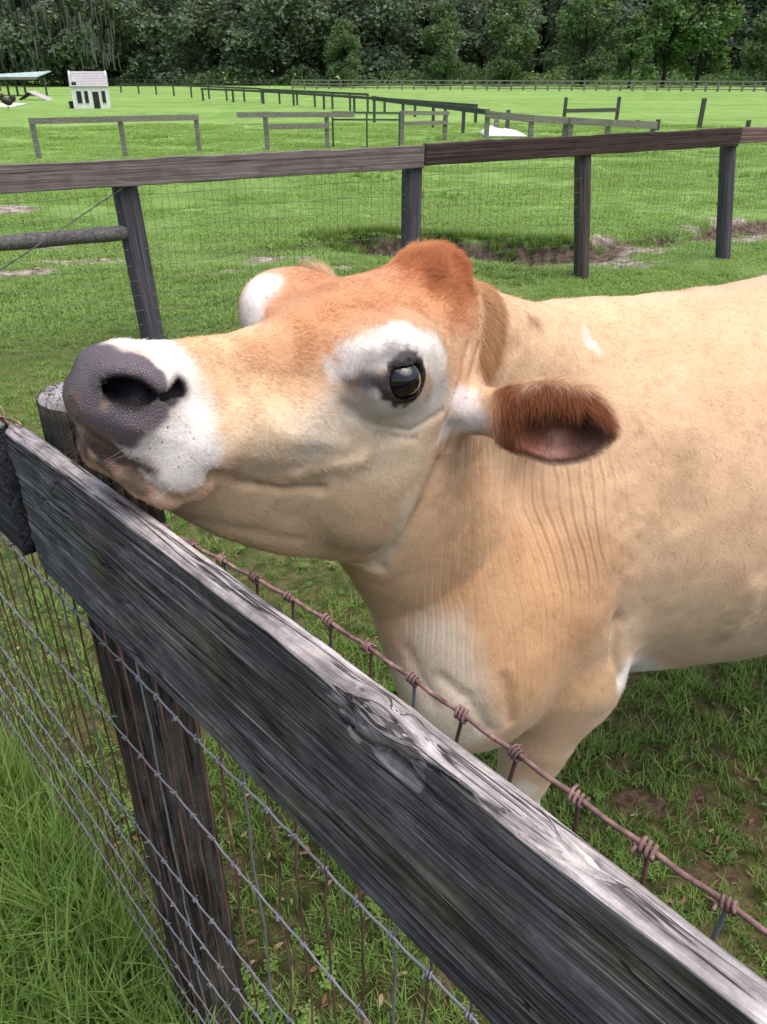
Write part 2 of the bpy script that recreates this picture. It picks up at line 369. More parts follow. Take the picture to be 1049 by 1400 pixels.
# ---------------------------------------------------------------- surface nets over a graded grid
def axis(lo,hi,flo,fhi,fine,coarse):
    v=[flo];
    while v[-1]<fhi: v.append(v[-1]+fine)
    st=fine
    while v[-1]<hi: st=min(coarse,st*1.06);v.append(v[-1]+st)
    st=fine;w=[flo]
    while w[-1]>lo: st=min(coarse,st*1.06);w.append(w[-1]-st)
    v=w[:0:-1]+v
    n=(-(len(v)-1))%8
    for _ in range(n): v.append(v[-1]+coarse)
    return np.array(v,np.float32)
def surface_nets(f,X,Y,Z,bs=8):
    nx,ny,nz=len(X),len(Y),len(Z)
    G=np.full((nx,ny,nz),1.,np.float32)
    # block centres
    bx,by,bz=(nx-1)//bs,(ny-1)//bs,(nz-1)//bs
    def mid(V,n): a=V[0:n*bs:bs];b=V[bs:n*bs+1:bs];return (a+b)/2,(b-a)/2
    mx,hx=mid(X,bx);my,hy=mid(Y,by);mz,hz=mid(Z,bz)
    C=np.stack(np.meshgrid(mx,my,mz,indexing='ij'),-1).reshape(-1,3)
    Hh=np.stack(np.meshgrid(hx,hy,hz,indexing='ij'),-1).reshape(-1,3)
    v=f(C);r=np.sqrt((Hh**2).sum(1))
    act=(np.abs(v)<r*1.3+.01).reshape(bx,by,bz);vs=v.reshape(bx,by,bz)
    for i,j,k in np.argwhere(vs<0):
        if not act[i,j,k]: G[i*bs:(i+1)*bs+1,j*bs:(j+1)*bs+1,k*bs:(k+1)*bs+1]=-1.
    idx=np.argwhere(act);o=np.arange(bs+1)
    I,J,K=np.meshgrid(o,o,o,indexing='ij')
    for s0 in range(0,len(idx),600):
        ch=idx[s0:s0+600]*bs
        ii=ch[:,0,None]+I.ravel();jj=ch[:,1,None]+J.ravel();kk=ch[:,2,None]+K.ravel()
        P=np.stack([X[ii],Y[jj],Z[kk]],-1).reshape(-1,3)
        G[ii.ravel(),jj.ravel(),kk.ravel()]=f(P)
    S=G<0
    c=S[:-1,:-1,:-1].astype(np.int8)
    tot=np.zeros_like(c)
    for dx in (0,1):
        for dy in (0,1):
            for dz in (0,1): tot+=S[dx:nx-1+dx,dy:ny-1+dy,dz:nz-1+dz]
    cells=np.argwhere((tot>0)&(tot<8))
    acc=np.zeros((len(cells),3));cnt=np.zeros(len(cells))
    cs=[(0,0,0),(1,0,0),(0,1,0),(1,1,0),(0,0,1),(1,0,1),(0,1,1),(1,1,1)]
    ed=[(0,1),(2,3),(4,5),(6,7),(0,2),(1,3),(4,6),(5,7),(0,4),(1,5),(2,6),(3,7)]
    co=[];va=[]
    for q in cs:
        i=cells+q;va.append(G[i[:,0],i[:,1],i[:,2]]);co.append(np.stack([X[i[:,0]],Y[i[:,1]],Z[i[:,2]]],-1))
    for e0,e1 in ed:
        m=(va[e0]<0)!=(va[e1]<0)
        t=np.where(m,va[e0]/np.where(m,va[e0]-va[e1],1),0)
        acc+=np.where(m[:,None],co[e0]+t[:,None]*(co[e1]-co[e0]),0);cnt+=m
    V=acc/cnt[:,None]
    N=np.full(c.shape,-1,np.int32);N[cells[:,0],cells[:,1],cells[:,2]]=np.arange(len(cells))
    Q=[]
    for ax in range(3):
        a0=S[:-1,:-1,:-1];a1=[S[1:,:-1,:-1],S[:-1,1:,:-1],S[:-1,:-1,1:]][ax]
        e=np.argwhere(a0!=a1)
        u_,w_=[(1,2),(2,0),(0,1)][ax]
        e=e[(e[:,u_]>0)&(e[:,w_]>0)]
        du=np.zeros(3,int);du[u_]=1;dw=np.zeros(3,int);dw[w_]=1
        g=lambda q:N[q[:,0],q[:,1],q[:,2]]
        quad=np.stack([g(e-du-dw),g(e-dw),g(e),g(e-du)],1)
        flip=~a0[e[:,0],e[:,1],e[:,2]]
        quad[flip]=quad[flip][:,::-1]
        Q.append(quad)
    Q=np.concatenate(Q);Q=Q[(Q>=0).all(1)]
    return V,Q
def grad(f,P,e=.0015):
    k=np.array([[1,-1,-1],[-1,-1,1],[-1,1,-1],[1,1,1]],np.float32)
    g=sum(k[i]*f(P+k[i]*e)[:,None] for i in range(4))
    return g/(np.linalg.norm(g,axis=1,keepdims=True)+1e-9)
# ================================================================ ground
DIRT=[]   # x, y, rx, ry, amount
def addp(px,py,rx,ry,a): p=onz(px,py);DIRT.append((p[0],p[1],rx,ry,a))
addp(392,350,.52,.34,1.);addp(345,357,.30,.2,.9);addp(850,350,.50,.62,1.);addp(835,330,.45,.35,.9);addp(900,330,.4,.25,.7);addp(985,312,.75,.45,1.);addp(1040,300,.9,.5,.9)
addp(15,290,.5,.5,1.);addp(110,356,.6,.26,.85);addp(50,335,.4,.3,.7);addp(20,372,.5,.2,.8);addp(290,372,.4,.16,.7);addp(470,372,.3,.14,.6)
addp(950,1060,.12,.10,.5);addp(880,1110,.14,.09,.62);addp(1000,1130,.10,.12,.45);addp(625,1385,.06,.05,.9);addp(930,1200,.12,.08,.35);addp(800,1040,.08,.06,.3)
addp(170,1010,.06,.10,.6);addp(330,1180,.05,.10,.42);addp(110,1000,.12,.12,.3);addp(560,1270,.1,.1,.35)
addp(480,880,.10,.08,.3)
# eroded bank: top edge of the step and its height
BANK=[[((185,333),.05),((330,338),.07),((440,332),.10),((500,326),.26),((560,327),.32),((640,330),.32),((720,334),.28),((800,334),.16),((850,322),.08),((905,318),.16),((945,322),.10),((975,303),.14),((1049,292),.18),((1150,284),.10)]]
BK=[(onz(*p)[:2],h) for p,h in BANK[0]]
DITCH=[p for p,h in BK[2:8]];DITCH2=[p for p,h in BK[8:]]
def bank(x,y):
    """signed distance beyond the step and the step's height there"""
    P=np.stack([x,y,0*x],-1);x=x+.10*vn(P*2.6,1)+.03*vn(P*9,3);y=y+.10*vn(P*2.6,2)+.03*vn(P*9,4);best=np.full(x.shape,1e9);S_=np.zeros(x.shape);H_=np.zeros(x.shape)
    for (a,h0),(b,h1) in zip(BK,BK[1:]):
        ba=b-a;t=np.clip(((x-a[0])*ba[0]+(y-a[1])*ba[1])/(ba@ba),0,1);dx=x-a[0]-t*ba[0];dy=y-a[1]-t*ba[1];d=np.hypot(dx,dy)
        n_=np.array([-ba[1],ba[0]]);n_/=np.linalg.norm(n_);s_=np.sign(dx*n_[0]+dy*n_[1]);m_=d<best
        best=np.where(m_,d,best);S_=np.where(m_,d*s_,S_);H_=np.where(m_,h0+(h1-h0)*t,H_)
    return S_,H_
def segd(x,y,L_):
    d=np.full(x.shape,1e9)
    for a,b in zip(L_,L_[1:]):
        a=np.array(a);b=np.array(b);ba=b-a;t=np.clip(((x-a[0])*ba[0]+(y-a[1])*ba[1])/(ba@ba),0,1)
        d=np.minimum(d,np.hypot(x-a[0]-t*ba[0],y-a[1]-t*ba[1]))
    return d
def dirt(x,y):
    P=np.stack([x,y,0*x],-1)
    wx=x+.12*vn(P*3,5);wy=y+.12*vn(P*3,9);r=np.zeros(x.shape)
    for cx,cy,rx,ry,a in DIRT:
        d=np.sqrt(((wx-cx)/rx)**2+((wy-cy)/ry)**2);r=np.maximum(r,a*(1-sstep(.55,1.15,d)))
    return np.clip(r*(1+.5*vn(P*14,3)),0,1)
def ditch(x,y):
    s_,h=bank(x,y);return np.clip(sstep(.12,-.02,s_)*sstep(-.42,-.16,s_)*h/.22,0,1)
def bankz(x,y): s_,h=bank(x,y);return h*sstep(.10,-.03,s_)*sstep(-1.5,-.25,s_)
def gz(x,y):
    P=np.stack([x,y,0*x],-1);r=np.hypot(x,y)
    return .05*vn(P*.35,11)*sstep(2,6,r)+.012*vn(P*2.2,12)+.004*vn(P*11,13)*(r<14)-bankz(x,y)
def gaxis(lo,hi,flo,fhi,f):
    v=[flo]
    while v[-1]<fhi: v.append(v[-1]+f)
    st=f
    while v[-1]<hi: st*=1.07;v.append(min(hi,v[-1]+st))
    st=f;w_=[flo]
    while w_[-1]>lo: st*=1.07;w_.append(max(lo,w_[-1]-st))
    return np.array(w_[:0:-1]+v)
gx=gaxis(-900,900,-3.6,4.6,.035);gy=gaxis(-60,1500,-.3,9.5,.035)
GX,GY=np.meshgrid(gx,gy,indexing='ij');x=GX.ravel();y=GY.ravel();z=gz(x,y)
n1,n2=len(gx),len(gy);I=np.arange(n1*n2).reshape(n1,n2)
quads=np.stack([I[:-1,:-1],I[1:,:-1],I[1:,1:],I[:-1,1:]],-1).reshape(-1,4)
m=N('pasture');p=m.pos()
a=m.attr('dirt').outputs['Fac'];dk=m.attr('ditch').outputs['Fac']
g=m.mix(m.ramp(m.noise(m.pos(),.9,5,.6),[(.35,0.),(.65,1.)]),lin(104,140,72),lin(134,170,92))
g=m.mix(m.ramp(m.noise(m.pos((.05,.16,1)),1.3,5,.65),[(.40,0.),(.66,.75)]),g,lin(154,182,108))
g=m.mix(m.ramp(m.noise(m.pos((.35,1.1,1)),1.1,5,.7),[(.56,0.),(.74,.65)]),g,lin(98,126,62))
fine=m.noise(m.pos(),26,5,.75);g=m.mix(m.ramp(fine,[(.3,.55),(.55,0.)]),g,lin(62,84,34))
far=m.ramp(m.math('DIVIDE',m.n('ShaderNodeSeparateXYZ').outputs[1],100.),[(0,0.),(1,1.)])
sep=[q for q in m.t.nodes if q.type=='SEPXYZ'][0];m.l(m.pos(),sep.inputs[0])
nearc=m.mix(m.ramp(m.noise(m.pos(),18,5,.7),[(.4,0.),(.62,1.)]),lin(58,66,34),lin(112,104,72))
d_=m.ramp(m.math('DIVIDE',sep.outputs[1],14.),[(.10,0.),(.85,1.)]);g=m.mix(d_,nearc,g)
sand=m.mix(m.ramp(m.noise(m.pos(),7,5,.7),[(.42,0.),(.62,1.)]),lin(120,108,98),lin(196,186,176))
nearm=m.ramp(m.math('DIVIDE',sep.outputs[1],10.),[(.30,1.),(.42,0.)])
sand=m.mix(nearm,sand,m.mix(m.ramp(m.noise(m.pos(),45,5,.75),[(.4,0.),(.62,1.)]),lin(84,66,52),lin(136,116,94)))
sand=m.mix(m.ramp(m.noise(m.pos(),38,4,.7),[(.5,0.),(.7,.7)]),sand,lin(86,74,64))
g=m.mix(m.ramp(a,[(.25,0.),(.6,1.)]),g,sand)
g=m.mix(m.ramp(dk,[(.15,0.),(.5,1.)]),g,m.mix(m.ramp(m.noise(m.pos(),12,5,.7),[(.42,0.),(.6,1.)]),lin(70,60,52),lin(116,104,92)))
pm=m.done(g,.95,m.bump(m.noise(m.pos(),30,6,.75),.03,1.),.1)
ground=mesh_obj('ground',np.stack([x,y,z],-1),quads,pm,smooth=True,attrs=dict(dirt=('FLOAT','POINT',dirt(x,y)),ditch=('FLOAT','POINT',ditch(x,y))),kind='structure')
# ================================================================ tree line
def leaf_mat(name,c0,c1,c2):
    n=N(name);r=n.attr('tone').outputs['Fac']
    c=n.ramp(n.math('ADD',n.math('MULTIPLY',r,.8),n.math('MULTIPLY',n.noise(n.pos(),.35,3),.35)),[(.15,c0),(.55,c1),(.95,c2)])
    n.done(c,.65,None,.25)
    tr=n.n('ShaderNodeBsdfTranslucent');n.l(n.mix(1.,c,(1.2,1.4,.5),'MULTIPLY'),tr.inputs[0])
    mx=n.n('ShaderNodeMixShader');mx.inputs[0].default_value=.25;n.l(n.b.outputs[0],mx.inputs[1]);n.l(tr.outputs[0],mx.inputs[2]);n.l(mx.outputs[0],n.out.inputs[0])
    return n.m
LM=dict(dark=leaf_mat('oak_leaves',(.105,.132,.108),(.155,.198,.148),(.22,.275,.195)),  # greyed, lifted oak leaf colours stand in for distance haze
        mid=leaf_mat('broad_leaves',(.085,.13,.07),(.135,.20,.10),(.19,.28,.13)),
        bright=leaf_mat('yellow_green_leaves',(.07,.12,.05),(.12,.20,.075),(.19,.28,.11)))  # own leaf colour of the yellow green trees
n=N('bark');BARK=n.done(n.ramp(n.noise(n.coord('Object',(4,4,1)),3,5),[(.3,(.012,.010,.009)),(.7,(.05,.043,.036))]),.9,None,.1)
n=N('spanish_moss');MOSS=n.done(n.ramp(n.attr('tone').outputs['Fac'],[(0.,(.07,.085,.066)),(1.,(.13,.15,.12))]),.9,None,.05)
def crown_mesh(seed,H_,Rx,lobes,nleaf,ls,low=.12):
    r=np.random.default_rng(seed);C=[]
    for k in range(lobes):
        t=r.uniform(0,1)**.8;ang=r.uniform(0,2*math.pi);zz=H_*(low+.80*t);rad=Rx*math.sqrt(max(.06,1-(2*(t-.42))**2))*r.uniform(.45,1.)
        C.append((rad*math.cos(ang)*.85,rad*math.sin(ang)*.85,zz,r.uniform(.16,.34)*Rx*1.15))
    C.append((0,0,H_*.9,Rx*.3));C=np.array(C)
    k=r.choice(len(C),nleaf,p=C[:,3]**2/(C[:,3]**2).sum());d=r.normal(size=(nleaf,3));d/=np.linalg.norm(d,axis=1,keepdims=True)
    d[:,2]=np.where(r.random(nleaf)<.6,np.abs(d[:,2]),d[:,2])
    rad=C[k,3]*(1-.35*r.random(nleaf)**1.5)
    P=C[k,:3]+d*rad[:,None]*[1,1,.8]+r.normal(size=(nleaf,3))*.10*Rx*.5
    P=P+.35*np.stack([vn(P*1.1,seed),vn(P*1.1,seed+1),vn(P*1.1,seed+2)],-1)
    a=r.normal(size=(nleaf,3));a[:,2]*=.5;a/=np.linalg.norm(a,axis=1,keepdims=True);nn=d+.7*r.normal(size=(nleaf,3));b=np.cross(nn,a);b/=np.linalg.norm(b,axis=1,keepdims=True)
    s_=ls*r.uniform(.5,1.25,(nleaf,1));
    V=np.stack([P-a*s_,P-b*s_*.5-a*s_*.1,P+a*s_-.25*s_*nn/2,P+b*s_*.55+a*s_*.1],1).reshape(-1,3)
    Fq=np.arange(nleaf*4).reshape(-1,4)
    tone=np.repeat(np.clip(r.normal(.45,.2,nleaf)+.12*r.normal(size=len(C))[k],0,1),4)
    return V,Fq,tone
CROWN={}
def crown(kind,var):
    if (kind,var) not in CROWN:
        H_,Rx,lb,nl,ls=dict(dark=(17,6.5,44,15000,.30),mid=(12,4.2,34,9000,.25),bright=(10,3.2,30,8000,.23))[kind]
        V,Fq,tone=crown_mesh(var*31+len(kind),H_,Rx,lb,nl,ls,.03 if kind!='mid' else .05)
        me=bpy.data.meshes.new('crown');me.from_pydata(V.tolist(),[],Fq.tolist());at_=me.attributes.new('tone','FLOAT','POINT');at_.data.foreach_set('value',tone.astype(np.float32))
        me.materials.append(LM[kind]);CROWN[(kind,var)]=me
    return CROWN[(kind,var)]
def tree(kind,var,x,y,sc,label,cat='tree',group=None,moss=False,sx=1.):
    t=empty('oak_tree' if kind=='dark' else 'broadleaf_tree',(x,y,0),random.uniform(0,6.28),label=label,cat=cat,group=group);t.scale=(sc*sx,sc*sx,sc)
    o=bpy.data.objects.new('crown',crown(kind,var));link(o,t)
    tk=1. if kind=='dark' else .38
    m_=MB();m_.tube([(0,0,-.3),(.1,.05,1.2),(0,.1,3),(.3,0,6),(.1,.1,9)],[.65*tk,.5*tk,.42*tk,.3*tk,.12*tk],8)
    for k in range(4):
        a=k*1.6+var;m_.tube([(0,.05,2.2+k*.5),(1.4*math.cos(a),1.4*math.sin(a),4+k*.4),(3*math.cos(a),3*math.sin(a),6+k*.5)],[.25*tk,.16*tk,.06*tk],6)
    m_.build('trunk',BARK,t)
    if moss:
        r=np.random.default_rng(var+90);q=2600;P=np.stack([r.normal(0,3.6,q),r.normal(0,3.6,q),r.uniform(3.0,11,q)],-1);
        P=P[(np.hypot(P[:,0],P[:,1])<6.6)];q=len(P);Ln=r.uniform(.5,1.9,q);wd=r.uniform(.05,.17,q);an=r.uniform(0,3.14,q)
        dx=np.stack([np.cos(an)*wd,np.sin(an)*wd,0*wd],-1);dn=np.stack([r.normal(0,.08,q),r.normal(0,.08,q),-Ln],-1)
        V=np.stack([P-dx,P+dx,P+dx*.5+dn,P-dx*.5+dn*1.1],1).reshape(-1,3)
        mesh_obj('hanging_moss',V,np.arange(q*4).reshape(-1,4),MOSS,t,attrs=dict(tone=('FLOAT','POINT',np.repeat(r.random(q),4))),kind='stuff')
    return t
def gx_at(px,Y): return (px-PCX)/PF*(Y*CN+CAMH*SN)
rt=random.Random(3)
OAKS={0:('dark oak cut off by the left edge, its crown above the open shed',None),1:('moss-hung dark oak rising behind the right end of the open shed',None),2:('large live oak hung with grey moss behind the white playhouse',None),
3:('mossy oak just right of the playhouse roof',None),4:('broad oak with a dark trunk base showing at the pasture edge right of the playhouse',None),5:('full dark oak between the playhouse and the rounded oak with the flaring trunk',None),
6:('rounded oak with thick dark trunk flaring at the pasture edge above the two-rail piece',None),7:('tall oak with grey moss strands left of the centre of the tree line',None),8:('dark oak directly above the thin green gate',None),
9:('dark oak above the joint of the grey and dark rails',None),10:('dark oak behind the low mid green tree at the centre right',None),11:('dark oak filling the gap left of the small rounded mid green tree',None),12:('dark oak looming over the small rounded mid green tree',None),
13:('dark oak behind the bright yellow green pair of trees',None),14:('dark oak just right of the bright yellow green trees',None),15:('dark oak at the right edge of the tree line',None)}
# back wall of forest: one mass nobody could count
V,Fq,tone=[],[],[]
rr=np.random.default_rng(5);nb=95000
X=rr.uniform(-110,110,nb);Yb=150+rr.uniform(0,22,nb)+4*np.sin(X*.11);Z=rr.uniform(0,1,nb)**.8*(24+4*vn(np.stack([X*.12,0*X,0*X],-1),4))
P=np.stack([X,Yb,Z],-1);P[:,1]+=3*vn(P*.22,8)
a=rr.normal(size=(nb,3));a/=np.linalg.norm(a,axis=1,keepdims=True);b=rr.normal(size=(nb,3));b=np.cross(a,b);b/=np.linalg.norm(b,axis=1,keepdims=True);s_=rr.uniform(.3,.75,(nb,1))
V=np.stack([P-a*s_,P-b*s_*.6,P+a*s_,P+b*s_*.6],1).reshape(-1,3)
mesh_obj('forest_backdrop',V,np.arange(nb*4).reshape(-1,4),LM['dark'],attrs=dict(tone=('FLOAT','POINT',np.repeat(np.clip(.35+.35*vn(P*.16,3)+rr.normal(0,.12,nb),0,1),4))),label='dense dark woods behind the row of oaks at the far side of the pasture',cat='woods',kind='stuff')
DK='dark green oak in the row along the far edge of the pasture'
for i,(px,Y,sc,ms) in enumerate([(-60,112,1.2,1),(25,118,1.1,1),(95,108,1.12,1),(160,120,1.05,1),(222,112,.98,0),(300,122,1.15,0),(380,114,1.05,0),(440,125,1.1,1),(520,118,1.05,0),(585,128,1.15,0),(660,122,1.1,0),(735,132,1.15,0),(820,128,1.2,0),(905,132,1.2,0),(990,124,1.15,0),(1060,118,1.1,0),]):
    lab,grp=OAKS.get(i) or {99:('large live oak hung with grey moss behind the white playhouse',None),5:('broad oak with a dark trunk base showing at the pasture edge right of the playhouse',None),7:('rounded oak with thick dark trunk flaring at the pasture edge above the rail pieces',None),8:('tall oak with grey moss strands left of the centre of the tree line',None)}.get(i,(DK,'oaks along the far tree line'))
    tree('dark',i%4,gx_at(px,Y),Y,sc*rt.uniform(.92,1.08),lab,group=grp,moss=bool(ms),sx=rt.uniform(.95,1.15))
for px,Y,sc,lab in [(795,104,.98,'small rounded mid green tree standing forward of the dark woods'),(605,110,.75,'low mid green tree behind the lattice fence, left of the rounded one'),(470,108,.6,'low bushy tree at the pasture edge near the middle of the tree line'),(690,108,.85,'mid green tree between the low one and the rounded one'),(1045,104,.8,'mid green tree at the far right of the tree line')]:
    tree('mid',int(px)%3,gx_at(px,Y),Y,sc,lab)
for px,Y,sc,lab in [(905,100,1.15,'bright green tree, left of the bright pair on the right'),(950,101,1.2,'tall bright yellow green tree, right of the bright pair'),(860,98,.7,'small bright green sapling at the foot of the bright pair')]:
    tree('bright',int(px)%3,gx_at(px,Y),Y,sc,lab)
# undergrowth
nb=20000;X=rr.uniform(-75,75,nb);Yb=rr.uniform(109,118,nb);Z=rr.uniform(0,2.6,nb)*(.6+.4*vn(np.stack([X*.3,0*X,0*X],-1),6));P=np.stack([X,Yb,np.maximum(Z,.05)],-1)
a=rr.normal(size=(nb,3));a/=np.linalg.norm(a,axis=1,keepdims=True);b=np.cross(a,rr.normal(size=(nb,3)));b/=np.linalg.norm(b,axis=1,keepdims=True);s_=rr.uniform(.1,.32,(nb,1))
mesh_obj('undergrowth',np.stack([P-a*s_,P-b*s_*.6,P+a*s_,P+b*s_*.6],1).reshape(-1,3),np.arange(nb*4).reshape(-1,4),LM['mid'],attrs=dict(tone=('FLOAT','POINT',np.repeat(rr.random(nb)*.8,4))),label='tangled low undergrowth along the foot of the woods',cat='undergrowth',kind='stuff')
# ================================================================ far fences
WG=wood('grey_fence_wood',lin(92,90,84),lin(160,158,148),sc=.4,moss=lin(96,104,70),mossamt=.4)
WD=wood('dark_fence_wood',lin(58,60,56),lin(104,106,98),sc=.4)
n=N('green_pipe');PIPE=n.done(lin(64,84,70),.5,None,.5)
def top_of(px,pyb,pyt):
    """height of something standing at the ground point seen at (px,pyb) whose top is seen at row pyt"""
    p=onz(px,pyb);r=ray(px,pyt);return CAMH+r[2]*p[1]/r[1]
def pole(root,mat,p,h,wd,name='post'):
    return MB().box((p[0],p[1],h/2-.1),(wd,wd,h+.2)).build(name,mat,root)
def rail(root,mat,a,b,hh,th,name='rail'):
    a=np.array(a,float);b=np.array(b,float);d=b-a;L_=np.linalg.norm(d);d/=L_
    s_=np.cross([0,0,1],d);s_/=np.linalg.norm(s_);u=np.cross(d,s_);R=np.stack([d,s_,u],1)
    return MB().box((a+b)/2,(L_,th,hh),R).build(name,mat,root)
def far_fence(label,posts,rails,mat=WG,wd=.12,hh=.14,cat='fence',group=None,name='rail_fence'):
    """posts: (px, base row, top row); rails: (post i, post j, fraction of height, ext)"""
    root=empty(name,onz(*posts[0][:2]),label=label,cat=cat,group=group);bpy.context.view_layer.update()
    o=np.array(root.location);Q=[]
    for px,pb,pt in posts:
        p=onz(px,pb);h=top_of(px,pb,pt);Q.append((p,h));pole(root,mat,p-o,h,wd)
    for r in rails:
        i,j,f=r[:3];e=r[3] if len(r)>3 else 0
        a=Q[i][0]+[0,0,Q[i][1]*f-(hh/2 if f==1 else 0)];b=Q[j][0]+[0,0,Q[j][1]*f-(hh/2 if f==1 else 0)];d=(b-a)/np.linalg.norm(b-a)
        off=np.array([d[1],-d[0],0])*(wd/2+.022);off*=1 if off[1]<0 else -1
        rail(root,mat,a-d*e+off-o,b+d*e+off-o,hh,.04)
    return root
far_fence('weathered single rail fence piece left of the two-rail piece, in front of the playhouse',[(54,218,161),(172,215,158),(273,207,156)],[(0,1,1.,.03),(1,2,1.,.03)],wd=.10,hh=.13)
far_fence('short grey fence piece with two rails beside the thin green gate',[(366,206,153),(448,203,153)],[(0,1,1.,.75),(0,1,.63)],wd=.11,hh=.12)
far_fence('thin green metal gate between two short wooden fence pieces',[(456,202,152),(502,201,153),(546,200,153)],[(0,2,1.),(0,2,.78)],mat=PIPE,wd=.045,hh=.045,cat='gate',name='metal_gate')
far_fence('short two-rail fence piece right of the thin green gate',[(549,197,151),(608,192,152)],[(0,1,1.,.05),(0,1,.62,.02)],wd=.13,hh=.10)
pst=[]
for k in range(15):
    t=k/14;px=166+(503-166)*t;pb=127+(153-127)*t**1.15;pt=pb-(13+14*t)*(.95);pst.append((px,pb,pt))
far_fence('long post and rail fence running from behind the playhouse towards the middle',pst,[(i,i+1,1.,.04) for i in range(8,14)]+[(i,i+1,.98,.0) for i in range(0,8)],mat=WD,wd=.11,hh=.10)
pst=[]
for k in range(10):
    t=k/9;pst.append((278+(650-278)*t,137+(31)*t**1.2,137+31*t**1.2-(17+9*t)))
far_fence('second rail fence running behind the green gate to the right',pst,[(i,i+1,1.,.04) for i in range(9)],mat=WD,wd=.12,hh=.12)
pst=[(512,166,131),(551,170,136),(592,175,140),(633,181,145),(665,186,149)]
far_fence('nearer run of dark fence just left of the white sheet',pst,[(i,i+1,1.,.05) for i in range(4)],mat=WD,wd=.11,hh=.15)
pst=[(665,189,151),(678,184,153),(725,189,157),(772,186,160),(779,187,160),(830,187,163),(892,184,166)]
far_fence('grey board fence behind the dark brown rail, right of the white sheet',pst,[(0,2,1.,.05),(2,3,1.,.05),(4,5,1.,.05),(5,6,1.,.05)],wd=.14,hh=.2)
far_fence('lone H-shaped fence piece with one low rail in the open pasture',[(771,166,133),(843,164,132)],[(0,1,.45,.02)],mat=WD,wd=.12,hh=.14)
far_fence('single tall dark post standing in the open pasture on the right',[(956,176,134)],[],mat=WD,wd=.13,cat='post',name='fence_post')
for px,pb,pt,lab in [(870,178,164,'short stub post beyond the end of the grey board fence'),(898,180,163,'short dark post beside the end of the grey board fence'),(1022,176,164,'short stub post near the right edge above the brown rail'),(693,183,150,'thin dark post behind the white sheet')]:
    far_fence(lab,[(px,pb,pt)],[],mat=WD,wd=.12,cat='post',name='fence_post')
pst=[(400+k*16.6,121.5+k*.10,108.5+k*.05) for k in range(46)]
far_fence('long lattice-like grey fence running along the foot of the dark woods',pst,[(0,45,1.),(0,45,.55),(0,45,.2)],mat=WG,wd=.16,hh=.10)
pst=[(-30+k*21,116.5+k*.12,108+k*.05) for k in range(20)]
far_fence('thin far fence behind the open shed and playhouse',pst,[(0,19,.97),(0,19,.5)],mat=WD,wd=.10,hh=.06)
# white sheet lying on the grass
n=N('white_sheet');WS=n.done(n.ramp(n.noise(n.coord(),2.),[(.3,lin(205,208,210)),(.7,lin(235,238,240))]),.6,None,.3)
def sheet(name,a,b,depth,h,label,cat,mat=WS,res=(24,8)):
    A_=onz(*a);B_=onz(*b);d=B_-A_;L_=np.linalg.norm(d);d/=L_;s_=np.array([-d[1],d[0],0]);V=[]
    for i in range(res[0]):
        for j in range(res[1]):
            u=i/(res[0]-1);v=j/(res[1]-1);e=math.sin(math.pi*u)**.6*math.sin(math.pi*v)**.6
            V.append((u-.5,v,e*(.55+.45*math.exp(-((u-.22)/.22)**2))))
    V=np.array(V);Z=V[:,2]*h*(1+.25*vn(np.stack([V[:,0]*9,V[:,1]*4,0*V[:,0]],-1),3))
    w_=V[:,1]*depth*(1+.15*vn(np.stack([V[:,0]*6,V[:,1]*2,0*V[:,0]+3],-1),8))
    W=(A_+B_)/2+np.outer(V[:,0]*L_,d)+np.outer(w_,s_);W[:,2]=Z+.02
    I=np.arange(res[0]*res[1]).reshape(res);q=np.stack([I[:-1,:-1],I[1:,:-1],I[1:,1:],I[:-1,1:]],-1).reshape(-1,4)
    c=np.array(W[0]);o=mesh_obj(name,W-c,q,mat,smooth=True,label=label,cat=cat);o.location=c
    md=o.modifiers.new('thick','SOLIDIFY');md.thickness=.01;return o
sheet('white_sheet',(662,187),(722,187),2.0,.26,'white crumpled sheet lying on the grass behind the dark rail','sheet')
sheet('pale_board',(18,146),(38,142),1.2,.16,'pale flat board lying on the grass left of the playhouse','board')
# ================================================================ playhouse
n=N('white_paint');WP=n.done(n.ramp(n.noise(n.coord('Object'),6,5),[(.3,lin(214,214,214)),(.7,lin(240,240,240))]),.6,None,.3)
n=N('roof_shingle');RS=n.done(n.ramp(n.noise(n.coord('Object',(6,6,6)),4,4,.7),[(.35,lin(138,136,142)),(.65,lin(186,184,190))]),.8,None,.2)
n=N('dark_opening');DO=n.done(n.ramp(n.noise(n.coord('Object'),5),[(.3,(.012,.014,.014)),(.7,(.03,.034,.032))]),.4,None,.4)
hb=onz(127,148.5);k=(hb[1]*CN+CAMH*SN)/PF      # metres per pixel there
ph=empty('playhouse',hb,math.radians(17),label='small white playhouse with pale shingled roof and dark windows in the pasture',cat='playhouse')
W_,Hw,Hr,D_=47*k*1.02,27*k,16*k,1.3
MB().box((0,D_/2,Hw/2),(W_,D_,Hw)).build('wall',WP,ph)
gb=[(-W_/2,0,Hw),(-W_/2,D_,Hw),(-W_/2,D_/2,Hw+Hr*1.15),(-W_/2+.05,0,Hw),(-W_/2+.05,D_,Hw),(-W_/2+.05,D_/2,Hw+Hr*1.15)]
for sx in(0,W_-.05): MB().add([(a+sx,b,c) for a,b,c in gb],[(0,1,2),(3,5,4),(0,3,4,1),(1,4,5,2),(2,5,3,0)]).build('gable',WP,ph)
nr=6
